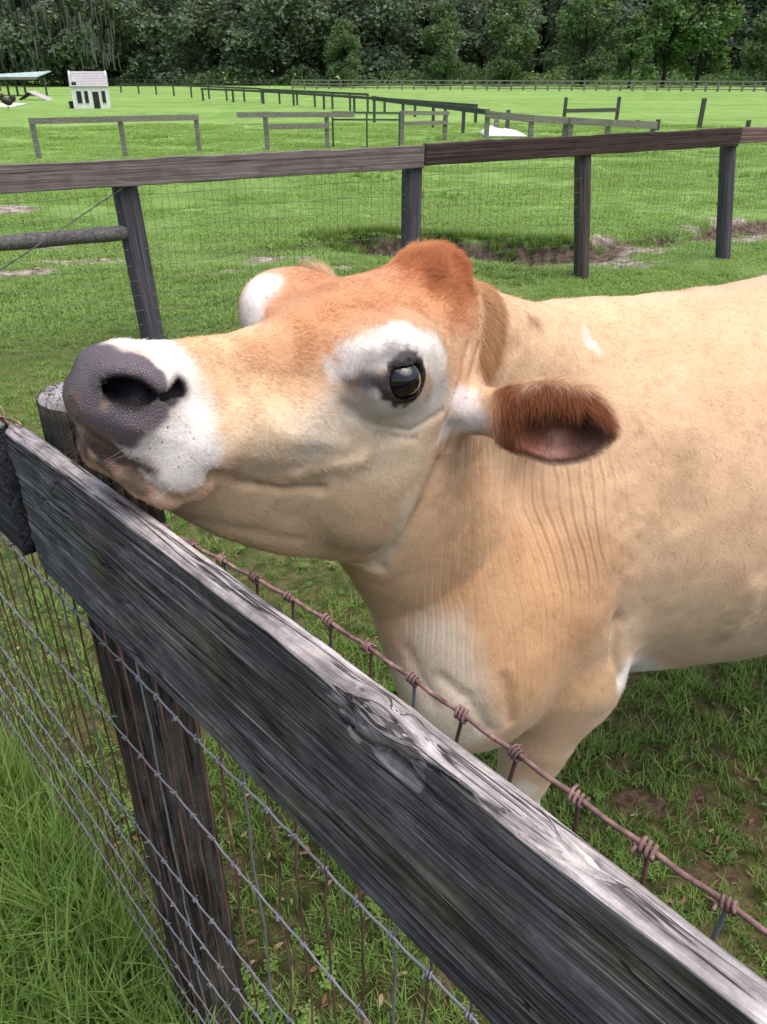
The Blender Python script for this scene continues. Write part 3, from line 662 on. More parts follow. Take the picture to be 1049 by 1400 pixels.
for s_ in(-1,1):
    for j in range(nr):
        t0,t1=j/nr,(j+1.15)/nr
        y0=-.08+(D_/2+.08)*t0;y1=-.08+(D_/2+.08)*min(t1,1);z0=Hw-.03+(Hr*1.12)*t0;z1=Hw-.03+(Hr*1.12)*min(t1,1)
        if s_>0: y0,y1=D_-y0,D_-y1
        L0=-W_/2-.04;L1=W_/2+.04
        v=[(L0,y0,z0+.035),(L1,y0,z0+.035),(L1,y1,z1+.012),(L0,y1,z1+.012)];v+=[(a,b,c-.02) for a,b,c in v]
        MB().add(v,[(0,1,2,3),(7,6,5,4),(0,4,5,1),(1,5,6,2),(2,6,7,3),(3,7,4,0)]).build('shingle_course',RS,ph)
# little gabled dormer at the left
dg=[(-.16,0,0),(.16,0,0),(.16,0,.26),(0,0,.42),(-.16,0,.26)];dv=dg+[(a,.35,c) for a,b,c in dg]
dd=MB().add([(a-W_/2+.19,b-.01,c+Hw) for a,b,c in dv],[(0,1,2,3,4),(9,8,7,6,5),(0,5,6,1),(1,6,7,2),(2,7,8,3),(3,8,9,4),(4,9,5,0)]).build('dormer',WP,ph)
MB().box((-W_/2+.20,-.02,Hw+.13),(.22,.02,.14)).build('window',DO,ph)
for wx,ww,wz,wh in [(-.62,.26,.50,.50),(-.23,.20,.50,.50),(.27,.28,.36,.68),(.70,.20,.50,.50)]:
    s=W_/2.0
    nm='door' if ww==.28 else 'window'
    f=MB().box((wx*s,-.012,wz*Hw/.95),(ww*s+.05,.024,wh*Hw/.95+.04)).build(nm,WP if nm=='window' else DO,ph)
    if nm=='window': MB().box((wx*s,-.03,wz*Hw/.95),(ww*s,.02,wh*Hw/.95)).build('pane',DO,f)
    else: MB().tube([(wx*s+.06,-.03,.32),(wx*s+.06,-.05,.36),(wx*s+.06,-.03,.40)],.008,5).build('handle',WG,f)
bk=MB();bk.tube([(0,0,0),(0,0,.35)],[.16,.19],10);o=bk.build('bucket',DO,label='dark bin standing against the left wall of the playhouse',cat='bin');o.location=hb+[-W_/2-.2,.25,0]
# ================================================================ open shed, lean-to boards, rooster
n=N('shed_roof');SR=n.done(n.ramp(n.noise(n.coord('Object'),3,4),[(.3,lin(140,172,168)),(.7,lin(190,212,208))]),.4,None,.4)
sb=onz(30,131);k=(sb[1]*CN+CAMH*SN)/PF
sh=empty('open_shed',sb,0,label='open sided shed with a flat pale green metal roof at the left edge',cat='shed')
hs=top_of(30,131,105)
for px in(-16,2,13,25,36,58):
    MB().box(((px-30)*k,(0 if px in(2,13,25,36) else 1.),hs/2),(.12,.12,hs)).build('post',WD,sh)
for j in range(12):
    x0=-44*k+j*(74*k/12)
    v=[(x0,-.8,hs-.05-.018*(11-j)),(x0+74*k/12-.03,-.8,hs-.05-.018*(11-j)),(x0+74*k/12-.03,2.6,hs+.35-.018*(11-j)),(x0,2.6,hs+.35-.018*(11-j))];v+=[(a,b,c+.05) for a,b,c in v]
    MB().add(v,[(3,2,1,0),(4,5,6,7),(0,1,5,4),(1,2,6,5),(2,3,7,6),(3,0,4,7)]).build('roof_panel',SR,sh)
MB().box((-7*k,-.82,hs-.08),(74*k,.05,.18)).build('fascia',WG,sh)
n=N('worn_panel');WPn=n.done(n.ramp(n.noise(n.coord('Object',(1,6,1)),3,4),[(.3,lin(150,142,148)),(.7,lin(205,196,202))]),.8,None,.2)
lb=onz(44,137.5);k=(lb[1]*CN+CAMH*SN)/PF
lt=empty('fallen_shelter',lb,0,label='collapsed lean-to of pale boards on the grass in front of the open shed',cat='shelter')
for j in range(6):
    y0=j*.22
    v=[(-4*k,y0,14*k*.8),(-4*k,y0+.2,14*k*.8),(20*k,y0+.2,.04),(20*k,y0,.04)];v+=[(a,b,c-.05) for a,b,c in v]
    MB().add(v,[(0,3,2,1),(4,5,6,7),(0,1,5,4),(1,2,6,5),(2,3,7,6),(3,0,4,7)]).build('board',WPn,lt)
for j in range(4):
    y0=j*.33
    v=[(-4*k,y0,14*k*.78),(-4*k,y0+.3,14*k*.78),(-19*k,y0+.3,.04+.05*j),(-19*k,y0,.04+.02*j)];v+=[(a,b,c-.05) for a,b,c in v]
    MB().add(v,[(1,2,3,0),(7,6,5,4),(1,0,4,5),(2,1,5,6),(3,2,6,7),(0,3,7,4)]).build('board',WD,lt)
# dark bird with a reddish head
n=N('dark_feathers');DF=n.done(n.ramp(n.noise(n.coord(),20),[(.3,(.012,.010,.012)),(.7,(.05,.035,.035))]),.5,None,.4)
n=N('buff_feathers');RF=n.done(lin(190,150,110),.6,None,.3)
bb=onz(12,151);k=(bb[1]*CN+CAMH*SN)/PF
bd=bpy.data.meshes.new('rooster');bm=bmesh.new()
def blob(bm,c,r,rot=0):
    q=bmesh.ops.create_icosphere(bm,subdivisions=3,radius=1)['verts']
    for v in q: v.co=Vector((v.co.x*r[0],v.co.y*r[1],v.co.z*r[2]));v.co.rotate(Matrix.Rotation(rot,3,'Y'));v.co+=Vector(c)
blob(bm,(0,0,.30),(.20,.12,.13),.35);blob(bm,(-.14,0,.44),(.075,.07,.13),.5);blob(bm,(.2,0,.38),(.14,.05,.12),-.5)
me=bpy.data.meshes.new('body');bm.to_mesh(me);bm.free();me.materials.append(DF)
bt=empty('rooster',bb,.3,label='dark bird with a buff head on the grass left of the playhouse',cat='bird');bt.scale=(1.4,1.4,1.4);o=bpy.data.objects.new('body',me);link(o,bt);o.modifiers.new('r','REMESH').voxel_size=.02
m_=MB();m_.tube([(-.16,0,.50),(-.18,0,.58),(-.17,0,.64)],[.05,.07,.03],8);m_.build('head',RF,bt,True)
for y_ in(-.05,.05): MB().tube([(0,y_,.22),(.01,y_,.1),(0,y_,.0),(-.06,y_,.0)],[.02,.012,.01,.008],6).build('leg',RF,bt)
# ================================================================ middle fence (dark and grey boards on posts, woven wire)
def plank_mesh(L_,wd,h,nx,nt_,seed,amp=.003,crack=.004,edge=.006,endw=.0,knots=(),topw=0.):
    """board with x along its length; thickness y, height z; rounded edges, real grain relief"""
    r=np.random.default_rng(seed);rad=min(wd,h)*.14
    # perimeter samples
    per=[];hy,hz=wd/2,h/2
    def seg(a,b,n): 
        for k in range(n): per.append((a[0]+(b[0]-a[0])*k/n,a[1]+(b[1]-a[1])*k/n))
    nh=max(2,int(nt_*h/(2*(wd+h))));nw=max(2,int(nt_*wd/(2*(wd+h))))
    seg((-hy,-hz+rad),(-hy,hz-rad),nh)
    for k in range(4): a=math.pi-k*math.pi/8;per.append((-hy+rad+rad*math.cos(a),hz-rad+rad*math.sin(a)))
    seg((-hy+rad,hz),(hy-rad,hz),nw)
    for k in range(4): a=math.pi/2-k*math.pi/8;per.append((hy-rad+rad*math.cos(a),hz-rad+rad*math.sin(a)))
    seg((hy,hz-rad),(hy,-hz+rad),nh)
    for k in range(4): a=0-k*math.pi/8;per.append((hy-rad+rad*math.cos(a),-hz+rad+rad*math.sin(a)))
    seg((hy-rad,-hz),(-hy+rad,-hz),nw)
    for k in range(4): a=-math.pi/2-k*math.pi/8;per.append((-hy+rad+rad*math.cos(a),-hz+rad+rad*math.sin(a)))
    per=np.array(per);m_=len(per)
    nr=np.roll(per,-1,0)-np.roll(per,1,0);nr=np.stack([-nr[:,1],nr[:,0]],-1);nr/=np.linalg.norm(nr,axis=1,keepdims=True)
    X=np.linspace(0,L_,nx)
    PX=np.repeat(X,m_);PY=np.tile(per[:,0],nx);PZ=np.tile(per[:,1],nx);NY=np.tile(nr[:,0],nx);NZ=np.tile(nr[:,1],nx)
    wx=PX.copy()
    wy=PY.copy();wz=PZ.copy()
    bulge=np.zeros(len(PX))
    for kx,ky,kz,kr,ka in knots:
        d=np.sqrt(((PX-kx)/1.6)**2+(PY-ky)**2+(PZ-kz)**2)/kr
        e=np.exp(-d*d);bulge+=ka*e;f=1+1.8*e;wy=ky+(wy-ky)*f;wz=kz+(wz-kz)*f+.01*e*np.sin(PX*60)
    Q=np.stack([wx*1.3,wy*95,wz*95],-1);Q2=np.stack([wx*.9,wy*42,wz*42],-1);Q3=np.stack([wx*5,wy*8,wz*8],-1)
    g=vn(Q,seed);g2=vn(Q2,seed+1);cr=np.abs(vn(np.stack([wx*1.6,wy*60,wz*60],-1),seed+5))
    d=amp*(.5*g+.7*g2)-crack*np.clip(1-cr/.07,0,1)*(vn(np.stack([wx*2,wy*20,wz*20],-1),seed+9)>.05)+bulge
    d+=amp*1.2*fbm(Q3,3,seed+3)
    top=sstep(hz-rad*1.3,hz,PZ)
    d=d*(1+topw*top)
    oz=edge*fbm(np.stack([PX*3,PY*0+2,np.sign(PZ)*3],-1),4,seed+7)*sstep(0,hz,np.abs(PZ))
    ox=-endw*np.clip(fbm(np.stack([PX*0,PY*40,PZ*30],-1),4,seed+11)+.3,0,2)*sstep(.06,0,PX)*0
    V=np.stack([PX+(endw*fbm(np.stack([0*PX,PY*50,PZ*45],-1),4,seed+11))*(np.clip(1-PX/.03,0,1)),PY+NY*d,PZ+NZ*d+oz],-1)
    I=np.arange(nx*m_).reshape(nx,m_);J=np.roll(I,-1,1)
    Fq=np.stack([I[:-1],I[1:],J[1:],J[:-1]],-1).reshape(-1,4)
    Fc=[tuple(q) for q in Fq.tolist()]+[tuple(I[0].tolist()),tuple(I[-1][::-1].tolist())]
    tp=np.clip(sstep(hz-rad*1.0,hz-rad*.15,PZ)*1.0,0,1)
    return V,Fc,tp
def plank(name,L_,wd,h,nx,nt_,seed,mat,parent,loc,R=None,**k):
    V,Fc,tp=plank_mesh(L_,wd,h,nx,nt_,seed,**k)
    o=mesh_obj(name,V,Fc,mat,parent,True,attrs=dict(top=('FLOAT','POINT',tp)))
    o.location=loc
    if R is not None: o.rotation_euler=Matrix(np.array(R).T.tolist()).transposed().to_euler()
    return o
def Rot(d,up=(0,0,1)):
    d=np.array(d,float);d/=np.linalg.norm(d);y_=np.cross(up,d);y_/=np.linalg.norm(y_);z_=np.cross(d,y_)
    return np.stack([d,y_,z_],1)
def euler(Rm): return Matrix([[float(q) for q in r_] for r_ in Rm]).to_euler()
MF=np.array([1.89,8.0,0]);MD=np.array([.88,.475,0]);MD/=np.linalg.norm(MD);MN=np.array([MD[1],-MD[0],0])
MZ=1.30
mf=empty('board_and_wire_fence',MF,0,label='grey and dark brown board fence with woven wire crossing the pasture behind the cow',cat='fence')
WR1=wood('rail_grey',lin(86,78,78),lin(146,134,134),sc=.6,grain=1.,stain=lin(104,92,92),contrast=(.3,.66))
WR2=wood('rail_dark',lin(42,35,36),lin(84,72,70),sc=.6,stain=lin(84,62,58),contrast=(.3,.7))
WR3=wood('rail_brown',lin(92,72,70),lin(140,116,112),sc=.6)
WPo=wood('post_grey',lin(52,50,58),lin(108,104,112),sc=.7)
WPd=wood('post_dark',lin(50,42,42),lin(108,98,98),sc=.7)
def mrail(k0,k1,mat,seed,zoff=(0,0),h=.165):
    a=MF+MD*k0+MN*.075;b=MF+MD*k1+MN*.075;a[2]=MZ-h/2+zoff[0];b[2]=MZ-h/2+zoff[1];L_=np.linalg.norm(b-a)
    V,Fc,tp=plank_mesh(L_,.04,h,int(L_/.02),60,seed,amp=.003,crack=.004,edge=.010)
    o=mesh_obj('rail',V,Fc,mat,mf,True,attrs=dict(top=('FLOAT','POINT',tp)));o.location=a-MF;o.rotation_euler=euler(Rot(b-a));return o
KK=[-8.9,-6.55,-4.23,-1.86,.0,1.98,4.1,6.3,8.6]
mrail(-6.55,-1.81,WR1,3,(.0,.0),.175).name='rail'
mrail(-1.80,2.02,WR2,4,(.012,.02),.17)
mrail(2.03,6.3,WR3,5,(.02,.0),.15);mrail(-10.5,-6.56,WR1,8);mrail(6.31,9.5,WR1,9)
for i,k in enumerate(KK):
    mat=WPd if k in(.0,) else WPo
    R_=.088 if k<-1 else .078
    p=MF+MD*k-MF;n_=18;Hh=MZ-.03
    P=[(0,0,z_) for z_ in np.linspace(-.35,Hh,n_)]
    V=[];mm=20
    for q,z_ in enumerate(np.linspace(-.35,Hh,n_)):
        for j in range(mm):
            a_=2*math.pi*j/mm;V.append((z_,0,0,a_))
    V=np.array(V);a_=V[:,3];zz=V[:,0]
    rr_=R_*(1+.05*vn(np.stack([np.cos(a_)*2+i*7,np.sin(a_)*2,zz*1.2],-1),i)+.05*vn(np.stack([np.cos(a_)*6+i*7,np.sin(a_)*6,zz*1.2],-1),i+20))
    sh_={.0:.150,1.98:.215}.get(k,0.);lean=sh_/1.25 if sh_ else {-4.23:.035}.get(k,.0)
    X_=zz;Vv=np.stack([zz,rr_*np.cos(a_),rr_*np.sin(a_)],-1)
    I=np.arange(n_*mm).reshape(n_,mm);J=np.roll(I,-1,1)
    Fc=[tuple(q) for q in np.stack([I[:-1],J[:-1],J[1:],I[1:]],-1).reshape(-1,4).tolist()]+[tuple(I[0][::-1].tolist()),tuple(I[-1].tolist())]
    o=mesh_obj('post',Vv,Fc,mat,mf,True);o.location=p+[0,0,0];d_=np.array([lean*-1,0,1.]) ;o.rotation_euler=euler(Rot(d_/np.linalg.norm(d_),(0,1,0)))
    o.location=p-MN*.02+np.array([sh_,0,0])
n=N('old_wire');WIRE=n.done(n.ramp(n.noise(n.pos(),30,3),[(.35,lin(70,66,66)),(.65,lin(125,122,124))]),.5,None,.4,Metallic=.3)
r=random.Random(4)
mz=[.02,.12,.22,.33,.45,.57,.69,.81,.93,1.05,1.13,1.2]
for z_ in mz:
    P=[MD*k+MN*.035+np.array([0,0,z_+.012*math.sin(k*1.7+z_*9)+.006*math.sin(k*7+z_)])+MN*.02*math.sin(k*1.1+z_*2) for k in np.linspace(-10.4,8.6,110)]
    MB().tube(P,.0014,4,False).build('horizontal_wire',WIRE,mf)
st=[]
for v_ in range(4):
    P=[(.006*math.sin(z_*9+v_*2),0,z_) for z_ in mz];mbv=MB().tube(P,.0012,4,False);o=mbv.build('vertical_wire',WIRE,mf);o.location=MD*(-6.5+v_*.065)+MN*.035;st.append(o)
for q in range(4,200):
    k=-6.5+q*.065
    o=share('vertical_wire',st[q%4],mf,MD*k+MN*(.035+.02*math.sin(k*1.1+1.)),(r.uniform(-.01,.01),r.uniform(-.012,.012),r.uniform(0,3)))
# log brace and its diagonal wire at the left
pa=MF+MD*-4.25-MF;a=pa+np.array([0,0,.80])-MD*.06;b=pa-MD*2.35+np.array([0,0,.80])
P=[a+(b-a)*t for t in np.linspace(0,1,14)];lm=MB().tube(P,[.052+.003*math.sin(q*2.1) for q in range(14)],14);
WLg=wood('log_grey',lin(70,68,70),lin(130,126,126),sc=.7);o=lm.build('brace_log',WLg,mf,True)
P=[pa+np.array([0,0,1.12])-MD*.04+MN*.08,pa-MD*1.0+np.array([0,0,.62])+MN*.08,pa-MD*2.2+np.array([0,0,.02])+MN*.08];MB().tube(P,.0045,5).build('brace_wire',WIRE,mf)
# ================================================================ near fence
FD=np.array([.686,-.727,0]);FD/=np.linalg.norm(FD);FN=np.array([.727,.686,0]);FN/=np.linalg.norm(FN)
def fp(u,d,z_): return FD*u+FN*d+np.array([0,0,z_])
def fuv(px,py,d): q=ray(px,py);t=d/(q@FN);return (q*t)@FD,CAMH+q[2]*t
FB=fp(-.955,.372,0)
nf=empty('board_fence',FB,0,label='weathered grey top board on round posts with woven wire, right under the cow\'s chin',cat='fence')
BT=1.4375;BH=.2235;D0,D1=.2765,.3025
ul=fuv(30,660,D0)[0]
WB=wood('board_weathered',lin(66,64,67),lin(146,143,146),moss=lin(100,106,70),mossamt=.75,top=(lin(70,62,62),lin(160,152,152),lin(214,208,210)),contrast=(.36,.74),sc=1.,grain=1.1,stain=lin(56,54,57),gx=3.2,endc=1)
kx,kz=fuv(520,960,D0)
ul-=.018;L_=1.77
V,Fc,tp=plank_mesh(L_,D1-D0,BH,820,250,21,amp=.0018,crack=.005,edge=.006,endw=.02,topw=.8,knots=[(kx-ul,-.008,BH/2-.008,.020,.0065),(kx-ul+.018,-.013,BH/2-.024,.012,-.009),(kx-ul+.004,.0,BH/2,.005,-.006),(.13,-.013,BH/2-.05,.018,.003),(.10,-.013,-.02,.02,-.002)])
# splintered left end of the top edge and slight warp
e=np.exp(-(V[:,0]-.015)/.09);jag=vn(np.stack([V[:,0]*26,V[:,1]*160,0*V[:,0]],-1),2)
V[:,2]+=np.where(V[:,2]>BH/2-.012,(-.005*e+.0035*e*jag),0)
V[:,1]+=.002*np.sin(V[:,0]*4)
ne=np.linalg.norm((V-[kx-ul+.002,-.012,BH/2-.012])/[.056,.03,.034],axis=1)+.35*vn(V*[60,200,90],77);tp=np.maximum(tp,1-sstep(.5,1.1,ne))
o=mesh_obj('board',V,Fc,WB,nf,True,attrs=dict(top=('FLOAT','POINT',tp)));o.location=fp(ul,(D0+D1)/2,BT-BH/2)-FB;o.rotation_euler=euler(Rot(FD))
# the next board, nailed over the end of this one
WB2=wood('board_painted',lin(44,44,50),lin(94,96,108),moss=lin(70,78,54),mossamt=.4,top=(lin(64,60,60),lin(110,106,108),lin(150,146,150)),contrast=(.35,.7),stain=lin(34,32,38),gx=1.6)
V,Fc,tp=plank_mesh(1.6,.024,.205,400,200,33,amp=.0012,crack=.003,edge=.004,endw=.006)
o=mesh_obj('board',V,Fc,WB2,nf,True,attrs=dict(top=('FLOAT','POINT',tp)));o.location=fp(ul-.030,D0-.002+.004,BT-.205/2-.010)-FB;o.rotation_euler=euler(Rot(-FD))
V=V
# posts
WPn=wood('post_near',lin(40,38,38),lin(98,94,92),sc=1.,stain=lin(60,54,50),moss=lin(74,78,60),mossamt=.5,top=(lin(100,96,98),lin(150,146,150),lin(186,182,186)),contrast=(.3,.72),gx=1.4)
def post(u,d,R_,top,seed,lean=(0,0)):
    n_=90;mm=72;zz,aa=np.meshgrid(np.linspace(-.2,top,n_),np.linspace(0,2*math.pi,mm,endpoint=False),indexing='ij');zz=zz.ravel();aa=aa.ravel()
    c=np.cos(aa);s_=np.sin(aa)
    d_=.03*vn(np.stack([c*1.2+seed,s_*1.2,zz*1.1],-1),seed)+.035*vn(np.stack([c*9+seed,s_*9,zz*1.6],-1),seed+1)
    cr=np.abs(vn(np.stack([c*4+seed,s_*4,zz*.7],-1),seed+2));d_-=.09*np.clip(1-cr/.045,0,1)
    r_=R_*(1+d_);V=np.stack([zz,r_*c,r_*s_],-1);I=np.arange(n_*mm).reshape(n_,mm);J=np.roll(I,-1,1)
    Fc=[tuple(q) for q in np.stack([I[:-1],J[:-1],J[1:],I[1:]],-1).reshape(-1,4).tolist()];tpv=np.zeros(len(V))
    # end grain: rings of vertices to the centre
    last=I[-1];cur=last;VV=[V];off=len(V);tps=[tpv]
    for f in (.985,.9,.75,.55,.35,.15):
        ring=V[last]*[1,f,f];a2=aa[last];
        ring[:,0]=top+.003+(.003*vn(np.stack([np.cos(a2)*f*6,np.sin(a2)*f*6,0*a2],-1),seed+4)-.004*(np.sin(f*R_*500)>.6))-(.004 if f>.97 else 0)
        VV.append(ring);ids=np.arange(off,off+mm);off+=mm
        Fc+=[tuple(q) for q in np.stack([cur,np.roll(cur,-1),np.roll(ids,-1),ids],-1).tolist()];cur=ids;tps.append(np.ones(mm))
    Fc.append(tuple(cur.tolist()));V=np.concatenate(VV)
    o=mesh_obj('post',V,Fc,WPn,nf,True,attrs=dict(top=('FLOAT','POINT',np.concatenate(tps))))
    o.location=fp(u,d,0)-FB;dd=np.array([lean[0],lean[1],1.]);o.rotation_euler=euler(Rot(dd/np.linalg.norm(dd),(0,1,0)))
post(-.955,.374,.067,1.482,51);post(-3.35,.376,.07,1.49,57);post(1.30,.376,.07,1.49,61)
# woven wire: graded rows, one stay every 51 mm, a wrapped knot at each crossing
n=N('galvanised_wire');GW=n.done(n.mix(n.ramp(n.noise(n.pos(),9,4),[(.52,0.),(.66,.6)]),n.mix(.5,lin(156,156,164),lin(108,112,126)),lin(120,92,84)),.45,None,.5,Metallic=.35)
n=N('rusty_wire');RW=n.done(n.ramp(n.noise(n.pos(),70,5,.7),[(.35,lin(84,64,60)),(.55,lin(132,104,100)),(.7,lin(158,134,128))]),.7,None,.3)
n=N('rusty_stay');RS2=n.done(n.ramp(n.noise(n.pos(),14,4),[(.3,lin(70,52,48)),(.7,lin(128,98,90))]),.75,None,.2)
rows=[.10,.195,.292,.4275,.55,.6745,.922,1.1195,1.437]
P0=.0508;UA,UB=-2.6,.62
def wob(u,j): return .004*math.sin(u*7+j*2.3)+.0022*math.sin(u*23+j)+.0010*math.sin(u*61+j*5)
def mz_(j,u): 
    z_=rows[j]+wob(u,j)
    if j==8: z_=1.437-.014*sstep(-.45,-.75,u)-.012*sstep(-.80,-.9,u)+.0015*math.sin(u*14)
    return float(z_)
def md_(u,j):
    if j==8: return float(D1+.004+.021*sstep(-.80,-.35,u))
    bul=.012*math.sin(u*3+.7)*(1-rows[j])
    return D1+.0035+bul*.5
us=[UA+k*P0 for k in range(int((UB-UA)/P0)+1)]
for j in range(9):
    uu=np.arange(UA,UB,P0/5);P=[]
    for u in uu:
        ph_=(u-UA)/P0*2*math.pi
        P.append(fp(u,md_(u,j)+.0004*math.cos(ph_),mz_(j,u)+.0005*math.cos(ph_+.4))-FB)
    MB().tube(P,.0020 if j==8 else .0015,7,False).build('horizontal_wire',RW if j==8 else GW,nf,True)
rs=random.Random(8)
kinks=[[rs.uniform(-.010,.010) for _ in range(10)] for u in us]
for i,u in enumerate(us):
    P=[];jmax=8
    for j in range(jmax):
        z0=mz_(j,u);z1=mz_(j+1,u);k0=0.;k1=0.
        for t in (0,.12,.3,.5,.7,.88):
            bow=kinks[i][j]*math.sin(math.pi*t)+.0022*math.sin(t*6.28*1.5+i+j)
            P.append(fp(u+bow,md_(u,j)*(1-t)+md_(u,j+1)*t+.0026,z0+(z1-z0)*t)-FB)
    P.append(fp(u,md_(u,8)+.0026,mz_(8,u))-FB)
    MB().tube(P,.0016,6,False).build('vertical_wire',RS2 if i%5 else GW,nf,True)
# knots
def knot_mesh(name,R_,w_,turns,mat):
    P=[]
    for q in range(turns*9+1):
        a=q/9*2*math.pi;P.append(((q/(turns*9)-.5)*w_,R_*math.cos(a),R_*math.sin(a)))
    P=[(P[0][0],P[0][1]+.0035,P[0][2]-.002)]+P+[(P[-1][0],P[-1][1]-.002,P[-1][2]-.0045)]
    m_=MB().tube(P,.00125,5);o=m_.build(name,mat,nf,True);return o
kn=[knot_mesh('knot',.0028,.0065,2,GW),knot_mesh('knot',.0037,.010,3,RW)]
a0=math.atan2(FD[1],FD[0]);cand=[]
for j in range(9):
    for i,u in enumerate(us): cand.append((np.linalg.norm(fp(u,md_(u,j),mz_(j,u)-CAMH)),j,u))
cand.sort(key=lambda q:q[0]);V_=[];used=set()
seen=[]
for d_,j,u in cand:
    p=fp(u,md_(u,j),mz_(j,u));s2=proj(p)
    inview=(-60<s2[0]<1110 and -60<s2[1]<1460 and s2[2]>0);seen.append((not inview,d_,j,u,p))
seen.sort(key=lambda q:(q[0],q[1]))
rest=MB();kv=[np.array([v.co[:] for v in k_.data.vertices]) for k_ in kn];kf=[tuple(f.vertices) for f in kn[0].data.polygons]
for c_,(ni,d_,j,u,p) in enumerate(seen):
    src=kn[1] if j==8 else kn[0];rot=(rs.uniform(0,6.28),rs.uniform(-.2,.2),a0+rs.uniform(-.25,.25))
    if c_<290:
        if id(src) not in used: o=src;used.add(id(src));o.location=p-FB;o.rotation_euler=rot
        else: share('knot',src,nf,p-FB,rot,(rs.uniform(.8,1.3),rs.uniform(.85,1.2),rs.uniform(.85,1.2)))
    elif j<8: rest.add(kv[0]@np.array([[math.cos(a0),math.sin(a0),0],[-math.sin(a0),math.cos(a0),0],[0,0,1]])+(p-FB),kf)
if rest.V: rest.build('far_knots',GW,nf,kind='stuff')
# twisted wire over the left board
P=[];
for q in range(60):
    t=q/59;u=ul+.02-.55*t;a=q*.9
    P.append(fp(u,D0+.004+.004*math.cos(a)+.01*(1-t),BT+.004+.004*math.sin(a)+.006*math.sin(t*9))-FB)
n=N('brass_wire');BW=n.done(lin(150,130,96),.4,None,.5,Metallic=.5);MB().tube(P,.0018,6).build('tie_wire',BW,nf,True)
# staples holding the mesh to the post
for z_ in(1.2,.95,.6):
    P=[fp(-.955+a*.006,D1+.004-.004*math.cos(a*1.57)+.006*abs(a),z_)-FB for a in(-1,-.5,0,.5,1)];MB().tube(P,.001,5).build('staple',GW,nf)
# ================================================================ the cow: mesh
CX_=axis(-.5,2.3,-.38,.40,.003,.012);CY_=axis(.4,2.6,.60,1.20,.003,.012);CZ_=axis(-.02,1.8,1.25,1.76,.003,.012)
CV,CQ=surface_nets(sdf,CX_,CY_,CZ_)
CNm=grad(sdf,CV.astype(np.float32))
# soft muscle and skin unevenness on the body, nothing on the face
q=(CV-HO)@HR.T;hw=1-sstep(.42,.62,q[:,0])*1.0
CV=CV+CNm*((.0035*vn(CV*7,1)+.0016*vn(CV*17,2))*(1-hw*.8)+(.0007*vn(CV*45,4)))[:,None]
def S3(pxs): return surf(pxs,sdf)
def dist_poly(P,pts,mir_=False):
    d=np.full(len(P),1e9)
    for a,b in (zip(pts,pts[1:]) if len(pts)>1 else [(pts[0],pts[0]+1e-5)]):
        for M_ in ((0,1) if mir_ else (0,)):
            A_,B_=(mirror(a),mirror(b)) if M_ else (a,b);ba=B_-A_;t=np.clip(((P-A_)@ba)/(ba@ba),0,1)
            d=np.minimum(d,np.linalg.norm(P-A_-t[:,None]*ba,axis=1))
    return d
# creases (negative) and ridges (positive) of the hide, each a line over the surface
for pts,h_,w_ in [([(283,648),(330,660),(385,668),(440,668)],-.0065,.0065),([(405,648),(450,636),(495,630)],.0045,.012),([(245,702),(330,724),(410,738)],-.002,.009),
    ([(470,552),(510,580),(560,588),(604,562)],-.0028,.005),([(475,566),(520,596),(570,600)],-.0018,.005),([(505,775),(545,735),(575,690),(598,630)],-.0045,.008),([(462,768),(525,776)],-.004,.005),
    ([(612,612),(640,545),(655,470)],-.0026,.005),([(628,615),(657,548),(670,478)],-.0026,.005),([(600,600),(622,540),(640,470)],-.0020,.005),
    ([(845,850),(838,900),(848,930)],-.009,.014),([(852,700),(846,790),(843,850)],-.006,.022),([(600,925),(640,955),(668,1000)],-.007,.012),([(560,890),(590,960)],-.006,.012),([(690,930),(700,990)],-.007,.014),
    ([(905,560),(935,700)],-.004,.035),([(700,480),(720,560)],-.003,.016),([(320,560),(400,600),(470,610)],.0022,.010),([(300,500),(400,520),(470,510)],-.0015,.014),
    ([(520,440),(560,432),(600,445)],-.0020,.006),([(1000,860),(1035,800)],.010,.03)]:
    d_=dist_poly(CV,S3(pts)) if len(pts)>1 else 0;jt=1+.35*vn(CV*60,23);CV=CV+CNm*(h_*np.exp(-(d_*jt/w_)**2))[:,None]
NP=np.stack([vn(CV*38,5),vn(CV*38,6),vn(CV*38,7)],-1)*.005+np.stack([vn(CV*110,8),vn(CV*110,9),vn(CV*110,10)],-1)*.0025
TAN=lin(212,176,140);col=np.tile(np.array(TAN),(len(CV),1));skin=np.zeros(len(CV))
PW=CV+NP
def paint(pxs,rad,c,soft=.5,mir_=True,amt=1.,wk=1.):
    global col
    pts=S3(pxs);d=dist_poly(CV+NP*wk,pts,mir_);k=(1-sstep(rad*(1-soft),rad*(1+soft),d))*amt
    col=col*(1-k[:,None])+np.array(c)*k[:,None];return k
OR=lin(204,144,96);OR2=lin(188,122,80);CR=lin(230,204,170);WH=lin(240,236,232);GC=lin(208,190,160)
paint([(760,470),(860,440),(1000,440)],.16,lin(228,192,150),.7,False,.7)
paint([(900,620),(1000,700)],.18,lin(222,188,150),.7,False,.6)
paint([(880,860),(1030,850)],.12,lin(206,180,146),.7,False,.8)
paint([(700,800),(740,900)],.12,lin(206,158,108),.7,False,.8)
paint([(650,700),(680,850)],.09,lin(212,168,122),.7,False,.8)
paint([(820,760),(810,850)],.05,lin(194,148,104),.8,False,.6)
paint([(925,640),(905,700)],.05,lin(198,158,120),.9,False,.35)
paint([(980,690),(1040,760)],.05,lin(200,162,126),.9,False,.35)
paint([(500,640),(420,720),(330,720)],.075,lin(214,188,150),.7,True,.8)
paint([(330,560),(420,600),(560,620)],.05,lin(226,206,176),.7,True,.8)
paint([(300,480),(380,500),(300,520)],.045,lin(232,190,146),.6,True,.8)
paint([(470,560),(430,600)],.03,lin(216,204,188),.7,True,.8)
